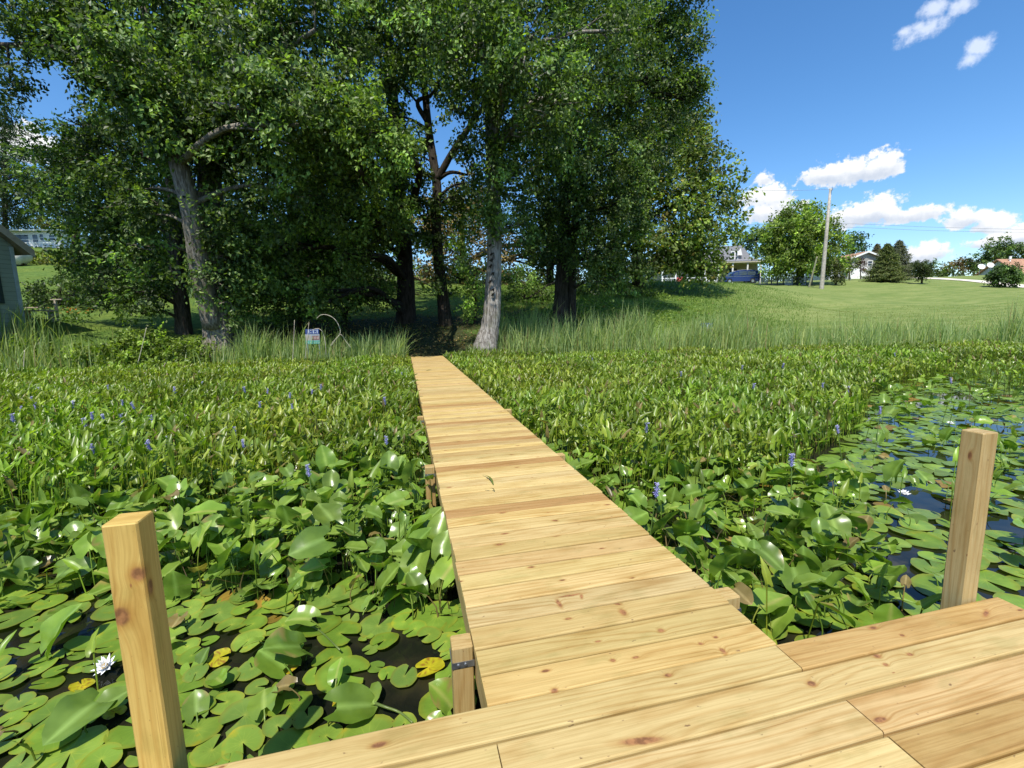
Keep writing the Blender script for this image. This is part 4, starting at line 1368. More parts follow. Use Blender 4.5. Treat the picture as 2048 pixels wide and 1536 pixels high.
for k, (V, F) in enumerate(pad_t):
    sel = rest[k::5]
    mx = np.zeros((len(sel), 3, 3))
    a = rng.uniform(0, 6.28, len(sel))
    r = pads[sel, 2]
    mx[:, 0, 0], mx[:, 0, 1] = np.cos(a) * r, np.sin(a) * r
    mx[:, 1, 0], mx[:, 1, 1] = -np.sin(a) * r, np.cos(a) * r
    mx[:, 2, 2] = r
    tl = rng.normal(0, .10, (len(sel), 2))
    mx[:, 0, 2], mx[:, 1, 2] = tl[:, 0] * r, tl[:, 1] * r
    P = np.stack([pads[sel, 0], pads[sel, 1], WZ + .008 + .012 * rng.random(len(sel))], -1)
    t = np.array(G_PAD)[rng.integers(0, 6, len(sel))] * rng.uniform(.85, 1.15, (len(sel), 1))
    od = rng.random(len(sel)) < .05
    t[od] = np.array([(.26, .17, .03)]) * rng.uniform(.7, 1.1, (od.sum(), 1))
    T3 = np.array([f for f in F if len(f) == 3])
    T4 = np.array([f for f in F if len(f) == 4])
    n0 = mb.n
    scatter(mb, V, T4, mx, P, t)
    mb.u[-1] = np.tile(V, (len(sel), 1))
    mb.f.append((T3[None] + (np.arange(len(sel)) * len(V))[:, None, None]).reshape(-1, 3) + n0)
tag(mb.build('lily_pads', PADMAT, smooth=True), 'carpet of smaller lily pads farther out on the pond', kind='stuff')
YL = ['yellow lily pad below the first row of big leaves, left of its smaller twin', 'yellow lily pad with a ragged edge midway between tall golden post and short post', 'large heart shaped yellow lily pad beside the short post',
      'orange yellow decaying lily pad nearest the platform edge left of the short post', 'yellow edged lily pad just left of the tall golden post', 'small yellow lily pad left of the golden post, nearest the frame bottom']
for (a, b, r), lab in zip(YEL, YL):
    V, F = pad_t[rng.integers(5)]
    V = V.copy()
    V[:, 2] += .06 * np.sin(V[:, 0] * 5) * np.hypot(V[:, 0], V[:, 1])
    t = np.array([.45, .40, .02]) * rng.uniform(.8, 1.1, (len(V), 1))
    t[rng.random(len(V)) < .16] = (.26, .12, .02)
    o = MB().add(V, F, t, V).build('yellow_lily_pad', PADMAT, smooth=True)
    o.location = on(a, b, WZ) + np.array([0, 0, .03])
    o.scale = (r, r, r)
    o.rotation_euler = (rng.normal(0, .08), rng.normal(0, .08), rng.uniform(0, 6))
    tag(o, lab, 'lily pad', 'yellowed lily pads')

# ---- big upright heart leaves --------------------------------------
SPAT = leaf_mat('big_heart_leaf', .27, .26, .45)
heart_t = [heartleaf(k, rng.uniform(.15, .45), rng.uniform(.05, .25), rng.uniform(.86, 1.06), 10, .36, (2.5, .62)) for k in range(8)]


def spread(zone, n_, mar, seed, gap, gs):
    lo, hi = zone.min(0), zone.max(0)
    x, y = rng.uniform(lo[0], hi[0], n_), rng.uniform(lo[1], hi[1], n_)
    k = in_poly(x, y, zone) & (sdist(x, y) < .15) & off_dock(x, y, mar)
    k &= vnoise(x, y, gs, seed) > gap
    k &= inside_frame(np.stack([x, y, np.full(len(x), WZ)], -1), 120)
    return x[k], y[k]


def area_n(zone, per_m2):
    lo, hi = zone.min(0), zone.max(0)
    return int((hi - lo).prod() * per_m2)


def big_leaf(mb, V, F, M3, P, tint, stalk_to):
    mb.add(V @ M3 + P, F, tint)


hx, hy, hz = [], [], []
for zone, dn, sd, zlo, zhi in ((Z_BIG_L, 64, 11, .06, .36), (Z_BIG_L, 64, 17, .03, .2), (Z_BIG_R, 76, 12, .03, .28), (Z_LILY_L, 9.0, 13, .02, .10), (Z_LILY_R, 8, 14, .03, .20), (Z_PIK_L, 5, 15, .1, .4), (Z_PIK_R, 4, 16, .1, .4)):
    x, y = spread(zone, area_n(zone, dn), .03, sd, .06, .6)
    hx.append(x)
    hy.append(y)
    hz.append(WZ + rng.uniform(zlo, zhi, len(x)))
hx, hy, hz = map(np.concatenate, (hx, hy, hz))
nH = len(hx)
hs = .075 + .135 * rng.random(nH) ** 1.25

ha = rng.uniform(0, 6.28, nH)
tilt = np.where(rng.random(nH) < .5, rng.normal(.2, .45, nH), rng.normal(.8, .45, nH))
tip = np.stack([np.cos(ha) * np.cos(tilt), np.sin(ha) * np.cos(tilt), np.sin(tilt)], -1)
nor = np.array([0, 0, 1.0]) + np.stack([-np.cos(ha), -np.sin(ha), np.zeros(nH)], -1) * np.sin(tilt)[:, None] * .8 + rng.normal(0, .25, (nH, 3))
HM = axes(tip, nor)
hp = np.stack([hx, hy, hz], -1)
htint = np.array(G_PAD)[rng.integers(0, 6, nH)] * rng.uniform(.75, 1.25, (nH, 1))
dead = rng.random(nH) < .055
hs[dead] *= .65
htint[dead] = np.array([(.26, .19, .07)]) * rng.uniform(.5, 1.2, (dead.sum(), 1))
q = proj(hp)
vis = (q[:, 0] > -20) & (q[:, 0] < W + 20) & (q[:, 1] > 0) & (q[:, 1] < H + 20)
order = np.argsort(-np.where(vis, hs / np.maximum(q[:, 2], .3), 0))


def one_heart(mb, i, local=False):
    V, F = heart_t[i % 8]
    s = hs[i]
    t = np.tile(htint[i], (len(V), 1))
    t[np.abs(V[:, 0]) < .02] = np.minimum(htint[i] * 1.5 + .03, .4)
    if i % 5 == 0 and not dead[i]:
        t[(np.abs(V[:, 0]) > .30) & (V[:, 1] > .3 + .4 * ((i * 37) % 10) / 10)] = (.30, .24, .08)
    o0 = np.zeros(3) if local else hp[i]
    mb.add(V @ (HM[i] * s) + o0, F, t)
    # stalk bends from the leaf joint down into the water
    j = np.array([0, 0, -(hp[i][2] - WZ) - .03])
    side = -HM[i][1] * np.array([1, 1, 0]) * .05
    P = smooth_path([o0, o0 + j * .45 + side, o0 + j + side * .6], 3)
    tube(mb, P, np.linspace(.0035, .005, len(P)), 4, np.minimum(htint[i] * 1.15, .3), cap=False)


for i in order[:290]:
    mb = MB()
    one_heart(mb, i, True)
    o = mb.build('heart_leaf', SPAT, smooth=True)
    o.location = hp[i]
    if dead[i]:
        tag(o, 'withered brown heart shaped leaf among the green ones', 'leaf', 'withered heart shaped leaves near the dock')
    else:
        tag(o, 'large glossy green heart shaped leaf standing tilted on its stalk', 'leaf', 'large heart shaped leaves near the dock')
mb = MB()
for i in order[290:]:
    one_heart(mb, i)
tag(mb.build('heart_leaves', SPAT, smooth=True), 'mass of glossy heart shaped leaves farther from the dock', kind='stuff')

def blades(mb, base, h, wd, lean, az, tint, S=5):
    k = len(base)
    t = np.linspace(0, 1, S + 1)
    d = np.stack([np.cos(az), np.sin(az), np.zeros(k)], -1)
    C = base[:, None] + np.array([0, 0, 1.0]) * (h[:, None] * (t - .30 * np.abs(lean)[:, None] * t ** 3))[..., None] + d[:, None] * (h[:, None] * lean[:, None] * t ** 2.2)[..., None]
    fa = rng.uniform(0, 6.28, k)
    s = np.stack([np.cos(fa), np.sin(fa), np.zeros(k)], -1)
    wf = np.array([.8, 1, 1, .85, .55, .03])[:S + 1] if S == 5 else np.linspace(1, .05, S + 1)
    Vl = C - s[:, None] * (wd[:, None] * wf / 2)[..., None]
    Vr = C + s[:, None] * (wd[:, None] * wf / 2)[..., None]
    V = np.stack([Vl, Vr], 2).reshape(k, -1, 3)
    m_ = 2 * (S + 1)
    F = np.array([(2 * i, 2 * i + 1, 2 * i + 3, 2 * i + 2) for i in range(S)])
    F = (F[None] + (np.arange(k) * m_)[:, None, None]).reshape(-1, 4)
    mb.add(V.reshape(-1, 3), F, np.repeat(tint, m_, 0))


# ---- pickerelweed --------------------------------------------------
lance_t = [lance(k) for k in range(5)]
G_PIK = np.array([(.115, .185, .020), (.15, .225, .03), (.09, .155, .02), (.18, .24, .04), (.13, .195, .028)])


def pickerel(zone, dens_, sd, mar=.045, gap=.04, zr=(.22, .50), far=False):
    x, y = spread(zone, area_n(zone, dens_), mar, sd, gap, .9)
    return np.stack([x, y, rng.uniform(*zr, len(x))], -1)


pk = np.concatenate([pickerel(Z_PIK_L, 290, 21, zr=(.16, .52)), pickerel(Z_PIK_R, 290, 22, zr=(.16, .52)), pickerel(Z_PIK_L, 80, 31, zr=(.03, .25)), pickerel(Z_PIK_R, 80, 32, zr=(.03, .25)), pickerel(Z_BIG_L, 10, 23, zr=(.12, .40), gap=.35), pickerel(Z_BIG_R, 12, 24, zr=(.12, .4), gap=.3),
                     pickerel(Z_PIK_FR, 60, 25, gap=.4), pickerel(Z_LILY_R, 2.0, 26, gap=.45, zr=(.1, .35)), pickerel(Z_LILY_L, 2.0, 27, gap=.45, zr=(.08, .3))])
nP = len(pk)
pz = WZ + pk[:, 2] * (.75 + .5 * vnoise(pk[:, 0], pk[:, 1], 1.3, 73))
ps = rng.uniform(.085, .165, nP)
pa = rng.normal(.7, 1.5, nP)
ptilt = rng.normal(.95, .36, nP)
tip = np.stack([np.cos(pa) * np.cos(ptilt), np.sin(pa) * np.cos(ptilt), np.sin(ptilt)], -1)
nor = np.array([0, 0, .9]) - np.stack([np.cos(pa), np.sin(pa), np.zeros(nP)], -1) * np.sin(ptilt)[:, None] + rng.normal(0, .35, (nP, 3))
PM = axes(tip, nor)
pp_ = np.stack([pk[:, 0], pk[:, 1], pz], -1)
ptint = G_PIK[rng.integers(0, 5, nP)] * rng.choice([.75, .95, 1.15, 1.45], nP)[:, None] * np.array([1.22, 1.18, .9])
ptint *= (.72 + .56 * vnoise(pk[:, 0], pk[:, 1], 1.1, 71))[:, None] * np.stack([0.92 + .25 * vnoise(pk[:, 0], pk[:, 1], 1.7, 72), np.ones(nP), np.ones(nP)], -1)
od = rng.random(nP) < .045
ptint[od] = np.array([(.25, .19, .07)]) * rng.uniform(.5, 1.1, (od.sum(), 1))
q = proj(pp_)
vis = (q[:, 0] > 0) & (q[:, 0] < W) & (q[:, 1] > 0) & (q[:, 1] < H)
order = np.argsort(-np.where(vis, ps / np.maximum(q[:, 2], .3), 0))
ind, rest = order[:280], order[280:]


def pick_stalks(mb, idx):
    dn = np.array([0, 0, -1.0]) + PM[idx][:, 1] * np.array([-.25, -.25, 0])
    L = pz[idx] - WZ + .03
    ax = axes(dn, np.tile(np.array([.3, .9, .1]), (len(idx), 1)))
    Mx = ax.copy()
    Mx[:, 0] *= .0045
    Mx[:, 2] *= .0045
    Mx[:, 1] *= (L / np.abs(ax[:, 1, 2]))[:, None]
    scatter(mb, STV, STF, Mx, pp_[idx], ptint[idx] * 1.05)


for i in ind:
    mb = MB()
    V, F = lance_t[i % 5]
    t = np.tile(ptint[i], (len(V), 1))
    t[np.abs(V[:, 0]) < .01] *= 1.25
    mb.add(V @ (PM[i] * ps[i]) + pp_[i], F, t)
    pick_stalks(mb, np.array([i]))
    mb.v = [v - pp_[i] for v in mb.v]
    o = mb.build('lance_leaf', PLANT, smooth=True)
    o.location = pp_[i]
    if od[i]:
        tag(o, 'dried tan lance shaped leaf on an upright stalk', 'leaf', 'dried lance shaped leaves near the dock')
    else:
        tag(o, 'narrow lance shaped green leaf on an upright stalk out of the water', 'leaf', 'upright lance shaped leaves near the dock')
mb = MB()
for k in range(5):
    s_ = rest[rest % 5 == k]
    V, F = lance_t[k]
    scatter(mb, V, F, PM[s_] * ps[s_][:, None, None], pp_[s_], ptint[s_])
pick_stalks(mb, rest)
tag(mb.build('pickerelweed', PLANT, smooth=True), 'dense stand of pickerelweed leaves on both sides of the walkway', kind='stuff')

mb = MB()
dx_ = np.concatenate([pickerel(z_, d_, 60 + i_, mar=.02, gap=.25, zr=(.03, .22)) for i_, (z_, d_) in enumerate(((Z_BIG_L, 40), (Z_BIG_R, 40), (Z_PIK_L, 30), (Z_PIK_R, 30)))])
nn = len(dx_)
B = np.stack([dx_[:, 0], dx_[:, 1], np.full(nn, WZ - .01)], -1)
blades(mb, B, dx_[:, 2] * 1.6 + .05, rng.uniform(.005, .016, nn), rng.uniform(.1, 1.2, nn), rng.uniform(0, 6.28, nn), np.array([.24, .17, .085]) * rng.uniform(.4, 1.4, (nn, 1)), 3)
tag(mb.build('dead_stalks', REED), 'withered tan stalks tangled under the water plants', kind='stuff')

# ---- violet flower spikes ------------------------------------------
VIO = plain('violet_petals', (.34, .32, .55), .6, .25, 60)
STEMM = plain('flower_stem', (.09, .15, .03), .5, .1)
FL = [(350, 785), (490, 784), (535, 786), (580, 795), (642, 780), (145, 815), (245, 810), (268, 817), (185, 838), (210, 840), (244, 843), (80, 784), (64, 803), (40, 822), (26, 842), (70, 818), (520, 815), (585, 818),
      (770, 808), (468, 872), (487, 893), (337, 890), (300, 900), (187, 905), (773, 887), (618, 950), (216, 778), (308, 845), (170, 852), (803, 752), (405, 772), (790, 748), (624, 788), (1312, 991), (1185, 722), (1362, 753), (1484, 738),
      (1507, 780), (1645, 775), (1697, 783), (1760, 826), (1293, 863), (1676, 865), (1790, 712), (1565, 735), (1902, 765), (1583, 930)]


def spike_mesh():
    s, f = MB(), MB()
    tube(s, [(0, 0, -.34), (.006, 0, -.15), (0, 0, .0)], [.0045, .004, .0035], 5)
    r_ = np.random.default_rng(5)
    tube(f, [(0, 0, -.01), (0, 0, .04), (0, 0, .085)], [.009, .008, .003], 6)
    P, O = [], []
    for k in range(54):
        z = .09 * (k / 54) - .005
        a = k * 2.4
        P.append((math.cos(a) * .006, math.sin(a) * .006, z))
        O.append((math.cos(a), math.sin(a), .35))
    P, O = np.array(P), unit(np.array(O))
    Mx = axes(O, np.tile([0, 0, 1.0], (54, 1)) + r_.normal(0, .3, (54, 3))) * (.019 * r_.uniform(.7, 1.2, 54))[:, None, None]
    scatter(f, LQ, LQF, Mx, P, np.ones((54, 3)))
    return s, f


s, f = spike_mesh()
so_, fo_ = s.build('stem', STEMM), f.build('spike', VIO)
proto = None
for k, (a, b) in enumerate(FL):
    zf = .02 if b > 860 else .07
    P = on(a, b, zf)
    e = thing('pickerelweed_flower', P, 'violet blue flower spike standing above the lance shaped leaves', 'flower', 'violet flower spikes among the leaves')
    e.rotation_euler = (rng.normal(0, .12), rng.normal(0, .12), rng.uniform(0, 6))
    sc = rng.uniform(.95, 1.35)
    e.scale = (sc, sc, sc)
    for src in (so_, fo_):
        c = src if k == 0 else src.copy()
        if k:
            COL.objects.link(c)
        c.parent = e

# ---- white water lilies --------------------------------------------
PETAL = plain('white_petal', (.85, .85, .84), .4, .04)
YOLK = plain('yellow_stamens', (.7, .45, .03), .6, .2, 80)
for (a, b), lab, tl in (((212, 1333), 'white water lily tilted open just left of the tall golden post', .5), ((1808, 989), 'white water lily open among the floating pads left of the pale post', .1), ((1901, 848), 'small white water lily far behind the pale post top', .1)):
    e = thing('water_lily', on(a, b, WZ + .03), lab, 'flower', 'white water lilies')
    e.rotation_euler = (tl, -.2 * tl, 0)
    mb = MB()
    for ring, (m_, el_, L) in enumerate(((9, .25, .062), (9, .65, .055), (7, 1.0, .045))):
        th = np.arange(m_) * 6.283 / m_ + ring * .35
        d = np.stack([np.cos(th) * math.cos(el_), np.sin(th) * math.cos(el_), np.full(m_, math.sin(el_))], -1)
        V, F = heartleaf(77, .35, -.15, .34, 6, .03)
        scatter(mb, V, F, axes(d, np.tile([0, 0, 1.0], (m_, 1))) * L, np.zeros((m_, 3)), np.ones((m_, 3)))
    mb.build('petals', PETAL, e, smooth=True)
    mb = MB()
    for k in range(16):
        th = k * 2.4
        r = .012 * math.sqrt(k / 16)
        tube(mb, [(r * math.cos(th), r * math.sin(th), 0), (r * 1.3 * math.cos(th), r * 1.3 * math.sin(th), .02)], [.002, .0015], 4)
    mb.build('stamens', YOLK, e)

# ---- floating stalks, browned bits close to the dock ----------------
for k, (pts_, lab) in enumerate([([(560, 1225), (600, 1240), (640, 1262), (680, 1300)], 'long pale green stalk arching over the dark water left of the short post'),
                                 ([(735, 1400), (765, 1412), (800, 1425), (825, 1445)], 'thick pale green stalk floating beside the platform edge')]):
    P = smooth_path([on(a, b, WZ + .03 + .02 * (i % 2)) for i, (a, b) in enumerate(pts_)], 4)
    mb = MB()
    tube(mb, P, np.linspace(.007, .005, len(P)), 6, (.16, .22, .06))
    tag(mb.build('stalk', PLANT, smooth=True), lab, 'stalk')

# ---- reeds ---------------------------------------------------------
REEDC = np.array([(.29, .37, .16), (.34, .42, .19), (.23, .32, .13), (.38, .42, .16), (.28, .37, .11)])


def reed_band(name, label, specs):
    mb = MB()
    for px0, px1, d0, d1, n_, h0, h1, clump in specs:
        px = rng.uniform(px0, px1, n_)
        D = rng.uniform(d0, d1, n_)
        B = np.array([at(a, 700, b) for a, b in zip(px, D)])
        B[:, 2] = np.maximum(tz(B[:, 0], B[:, 1]), WZ) - .03
        q = vnoise(B[:, 0] + B[:, 1] * .3, B[:, 1], clump, 41)
        k = (q > .16) & off_dock(B[:, 0], B[:, 1], .25)
        B, q = B[k], q[k]
        nn = len(B)
        h = rng.uniform(h0 * .6, h1, nn) * (.62 + .5 * q) * (.8 + .4 * vnoise(B[:, 0] * 1.7, B[:, 1], .6, 43))
        tint = REEDC[rng.integers(0, 5, nn)] * rng.uniform(.8, 1.15, (nn, 1))
        dd = rng.random(nn) < .03
        tint[dd] = np.array([.34, .27, .14]) * rng.uniform(.7, 1.1, (dd.sum(), 1))
        ln = np.abs(rng.normal(0, .20, nn)) + .03
        br = rng.random(nn) < .06
        ln[br] = rng.uniform(.5, .9, br.sum())
        blades(mb, B, h, rng.uniform(.018, .04, nn), ln, rng.normal(.3, 1.6, nn), tint)
    return tag(mb.build(name, REED), label, kind='stuff')


reed_band('cattails', 'grey green cattail reeds along the shore right of the walkway',
          [(985, 1500, 17.4, 20.5, 5200, 1.5, 2.3, 1.1), (1480, 1900, 17.4, 21, 4200, .8, 1.7, 1.0), (1880, 2120, 17.5, 22, 1500, .7, 1.4, .8), (2000, 2060, 17.5, 18.6, 260, 1.9, 2.5, .5), (930, 1000, 17.2, 18.3, 200, .5, 1.1, .5), (1235, 1300, 18, 19, 400, 2.0, 2.7, .6), (1000, 1500, 19, 22, 900, 1.2, 2.2, 1.3), (1500, 1900, 19, 21.5, 500, 1.0, 2.2, 1.3)])
reed_band('cattails', 'grey green cattail reeds along the shore left of the walkway',
          [(470, 810, 16.6, 17.9, 1900, .9, 1.7, .7), (690, 812, 16.8, 17.9, 700, 1.1, 1.7, .6), (-80, 90, 14.4, 17, 900, .9, 1.7, .6), (90, 480, 15.6, 17.2, 650, .6, 1.3, .8), (430, 500, 16.8, 17.4, 200, .7, 1.2, .4), (140, 170, 15.8, 16.6, 70, 1.2, 1.7, .5), (560, 620, 17, 17.8, 60, 1.4, 1.9, .9)])

# bank weeds and short grass, fallen leaves
mb = MB()
n_ = 26000
px = rng.uniform(-60, 2100, n_)
D = rng.uniform(15.5, 27, n_)
B = np.array([CAM + (FH + RH * (a - W / 2) / F_PX) * b for a, b in zip(px, D)])
s_ = sdist(B[:, 0], B[:, 1])
k = (s_ > -.35) & (s_ < 5.5) & off_dock(B[:, 0], B[:, 1], .12)
B = B[k]
B[:, 2] = np.maximum(tz(B[:, 0], B[:, 1]), WZ)
shadeL = np.max([np.exp(-((B[:, 0] - b[0]) ** 2 + (B[:, 1] - b[1]) ** 2) / (2 * 2.4 ** 2)) for b in TREEBASE], 0)
k = rng.random(len(B)) > shadeL * 1.1
B = B[k]
nn = len(B)
blades(mb, B, rng.uniform(.10, .34, nn), rng.uniform(.010, .022, nn), np.abs(rng.normal(.25, .25, nn)), rng.uniform(0, 6.28, nn), np.array([.07, .13, .025]) * rng.uniform(.7, 1.5, (nn, 1)) * np.array([1, 1, .9]), 3)
tag(mb.build('grass', REED), 'rough grass along the bank', kind='stuff')
mb = MB()
n_ = 30000
px = rng.uniform(1000, 1620, n_)
D = rng.uniform(24, 47, n_)
B = np.array([CAM + (FH + RH * (a - W / 2) / F_PX) * b for a, b in zip(px, D)])
B[:, 2] = tz(B[:, 0], B[:, 1])
k = (vnoise(B[:, 0], B[:, 1], 1.6, 51) > .38) & (rng.random(len(B)) < np.clip((1480 - px) / 260, 0, 1) * np.clip((px - 1000) / 60, 0, 1))
G0 = B[rng.random(len(B)) < np.clip((1640 - px) / 120, 0, 1)]
B = B[k]
B[:, 2] += rng.uniform(.0, .28, len(B)) * np.clip(vnoise(B[:, 0], B[:, 1], 1.6, 51) - .38, 0, 1) * 2
leaves(mb, B, np.zeros((len(B), 3)), .15, (.06, .12, .02), (.18, .26, .05), .1, odd=(.24, .18, .07), odd_p=.04, up=1.0)
nn = len(G0)
blades(mb, G0, rng.uniform(.06, .22, nn), rng.uniform(.02, .045, nn), np.abs(rng.normal(.3, .25, nn)), rng.uniform(0, 6.28, nn), np.array([.13, .21, .04]) * rng.uniform(.7, 1.4, (nn, 1)), 3)
tag(mb.build('weeds', LEAF), 'low weeds covering the grassy rise right of the trees', kind='stuff')
mb = MB()
n_ = 9000
px = rng.uniform(480, 1100, n_)
D = rng.uniform(17.6, 30, n_)
B = np.array([CAM + (FH + RH * (a - W / 2) / F_PX) * b for a, b in zip(px, D)])
B = B[sdist(B[:, 0], B[:, 1]) > .3]
B[:, 2] = tz(B[:, 0], B[:, 1]) + rng.uniform(.01, .03, len(B))
leaves(mb, B, np.zeros((len(B), 3)), .10, (.07, .045, .02), (.26, .20, .09), .0, odd=(.12, .17, .04), odd_p=.12, up=1.6)
tag(mb.build('leaf_litter', LEAF), 'fallen brown leaves under the trees', kind='stuff')

# short lawn grass behind the reeds
mb = MB()
n_ = 26000
px = rng.uniform(1450, 2120, n_)
D = 20 + 22 * rng.random(n_) ** 1.4
B = np.array([CAM + (FH + RH * (a - W / 2) / F_PX) * b for a, b in zip(px, D)])
B = B[sdist(B[:, 0], B[:, 1]) > .6]
B[:, 2] = tz(B[:, 0], B[:, 1]) - .01
nn = len(B)
blades(mb, B, rng.uniform(.04, .13, nn), rng.uniform(.012, .03, nn), np.abs(rng.normal(.4, .3, nn)), rng.uniform(0, 6.28, nn), np.array([.20, .235, .065]) * rng.uniform(.65, 1.45, (nn, 1)), 2)
tag(mb.build('lawn_grass', REED), 'short mown grass of the sloping lawn', kind='stuff')
# far tree line closing the horizon between the houses and trunks
mb = MB()
C, O = crown_clumps([(np.array([*(CAM + (FH + RH * (a - W / 2) / F_PX) * b)[:2], 0]) + np.array([0, 0, tz(np.array([(CAM + (FH + RH * (a - W / 2) / F_PX) * b)[0]]), np.array([(CAM + (FH + RH * (a - W / 2) / F_PX) * b)[1]]))[0] + hgt * .35]), hgt, .8, 1.0)
                     for a, b, hgt in [(700 + 34 * i, 112 + 9 * math.sin(i * 1.9), (3.6 if i < 26 else 2.3) + .8 * math.sin(i * 2.7)) for i in range(42)]], 1.3, 1.2)
P = C[:, None] + rng.normal(0, .65, (len(C), 30, 3))
leaves(mb, P.reshape(-1, 3), np.repeat(O, 30, 0), .62, (.03, .055, .022), (.085, .13, .045), .4)
tag(mb.build('treeline', FARLEAF), 'far dark tree line along the skyline behind the houses', kind='stuff')

# ------------------------------------------------------------------ buildings, vehicle, poles
def vframe(px, py, D, turn=0.0):
    """local frame at a spot: x to the viewer's right, y away"""
    a = math.atan2(RH[1], RH[0]) + turn
    return Frame(at(px, py, D), a)


SID_TEAL = siding('teal_siding', (.24, .29, .235), .16)
SID_GREY = siding('grey_siding', (.34, .34, .36), .2)
SID_TAN = siding('tan_siding', (.42, .38, .28), .2)
SID_WHITE = siding('white_siding', (.78, .78, .76), .2)
SID_TAUPE = siding('taupe_siding', (.36, .34, .32), .2)
SID_LGREY = siding('light_grey_siding', (.45, .47, .50), .2)
ROOF_TAN = shingles('tan_shingles', (.24, .20, .15))
ROOF_GREY = shingles('grey_shingles', (.22, .22, .24))
ROOF_ORANGE = shingles('orange_brown_shingles', (.40, .22, .13))
ROOF_WHITE = plain('white_roof', (.8, .79, .76), .6, .06)


def obj_part(root, mb, name, mat, smooth=False, label=None):
    return tag(under(root, mb.build(name, mat, smooth=smooth)), label)


def sub(parent, root, mb, name, mat):
    o = mb.build(name, mat)
    o.parent = parent
    return o


def window(root, fr, x0, x1, y, z0, z1, frame_w=.08, mat=WHITE, bars=1):
    """a window on a wall facing -y: frame stands 4 cm proud, panes sit back"""
    mb = MB()
    w = frame_w
    box(mb, x0 - w, x0, y - .04, y + .02, z0 - w, z1 + w, fr)
    box(mb, x1, x1 + w, y - .04, y + .02, z0 - w, z1 + w, fr)
    box(mb, x0, x1, y - .04, y + .02, z1, z1 + w, fr)
    box(mb, x0, x1, y - .055, y + .02, z0 - w, z0, fr)
    if bars:
        zm = (z0 + z1) / 2
        box(mb, x0, x1, y - .03, y + .01, zm - .025, zm + .025, fr)
    f = obj_part(root, mb, 'window', mat)
    g = MB()
    box(g, x0, x1, y - .012, y - .004, z0, z1, fr)
    sub(f, root, g, 'pane', GLASS)
    return f


def gable(root, fr, x0, x1, y0, y1, z0, z1, zr, wall_mat, roof_mat, over=.4, th=.14, base=-.8, fascia=WHITE, eave_drop=None):
    """house body with its gable facing the viewer (ridge along y)"""
    xm = (x0 + x1) / 2
    prism(mb := MB(), [(x0, z0 + base), (x1, z0 + base), (x1, z1), (xm, zr), (x0, z1)], y0, y1, fr)
    obj_part(root, mb, 'wall', wall_mat)
    s = (zr - z1) / (xm - x0)
    mb = MB()
    for sg in (-1, 1):
        xe = (x0 - over) if sg < 0 else (x1 + over)
        ze = z1 - s * over
        prism(mb, [(xe, ze + .012), (xm, zr + .012), (xm, zr + th + .012), (xe, ze + th + .012)] if sg < 0 else [(xm, zr + .012), (xe, ze + .012), (xe, ze + th + .012), (xm, zr + th + .012)], y0 - over, y1 + over, fr)
    r = obj_part(root, mb, 'roof', roof_mat)
    mb = MB()
    for sg in (-1, 1):
        xe = (x0 - over) if sg < 0 else (x1 + over)
        ze = z1 - s * over
        q = [(xe, ze - .10), (xm, zr - .10), (xm, zr + th + .02), (xe, ze + th + .02)]
        prism(mb, q if sg < 0 else [(xm, zr - .10), (xe, ze - .10), (xe, ze + th + .02), (xm, zr + th + .02)], y0 - over - .03, y0 - over - .004, fr)
    o = mb.build('fascia', fascia)
    o.parent = r
    return r


# left: teal shed, only its right end is in the picture
b = at(47, 628, 17)
root = thing('shed', b, 'teal grey clapboard outbuilding with a tan gable roof at the left edge', 'building')
fr = Frame(b, math.atan2(RH[1], RH[0]) + R(83))
gable(root, fr, -6.2, 0, 0, 7, 0, 2.45, 4.95, SID_TEAL, ROOF_TAN, .38, .16, -1, plain('tan_trim', (.36, .31, .23), .6))
mb = MB()
box(mb, -.10, .02, -.022, -.002, -.5, 2.40, fr)
obj_part(root, mb, 'corner_board', plain('grey_trim', (.30, .36, .35), .6))
window(root, fr, -1.35, -.62, 0, .45, 1.75, .09, plain('dark_green_trim', (.02, .035, .03), .5))
# white house on the hill
b = at(60, 497, 62)
root = thing('white_house', b, 'long low white house with a row of windows up on the left hillside', 'house')
fr = Frame(b, math.atan2(RH[1], RH[0]) + R(4))
mb = MB()
box(mb, -9, 4.0, 0, 7, -1.5, 2.15, fr)
obj_part(root, mb, 'wall', SID_WHITE)
mb = MB()
V = [(-9.4, -.6, 2.16), (4.4, -.6, 2.16), (4.4, 7.4, 2.16), (-9.4, 7.4, 2.16), (-6, 3.2, 2.9), (1.5, 3.2, 3.0), (-9.4, -.6, 2.32), (4.4, -.6, 2.32)]
mb.add(fr(V), [(3, 2, 1, 0), (6, 7, 5, 4), (0, 1, 7, 6), (1, 2, 5, 7), (2, 3, 4, 5), (3, 0, 6, 4)])
obj_part(root, mb, 'roof', ROOF_WHITE)
for x0, x1, z0, z1 in ((-3.4, -2.7, 1.05, 1.75), (-1.9, .05, .55, 1.75), (.55, 1.2, .6, 1.75), (1.45, 1.9, 1.0, 1.8), (2.6, 3.3, 1.0, 1.7), (-5.2, -4.2, .9, 1.75)):
    window(root, fr, x0, x1, 0, z0, z1, .07)
mb = MB()
for k in range(7):
    x = -2.4 + k * 1.05
    box(mb, x, x + .09, -1.5, -1.42, -.7, .42, fr)
box(mb, -2.4, 4.0, -1.52, -1.44, .42, .5, fr)
box(mb, -2.4, 4.0, -1.52, -1.44, -.7, -.55, fr)
obj_part(root, mb, 'railing', WHITE)
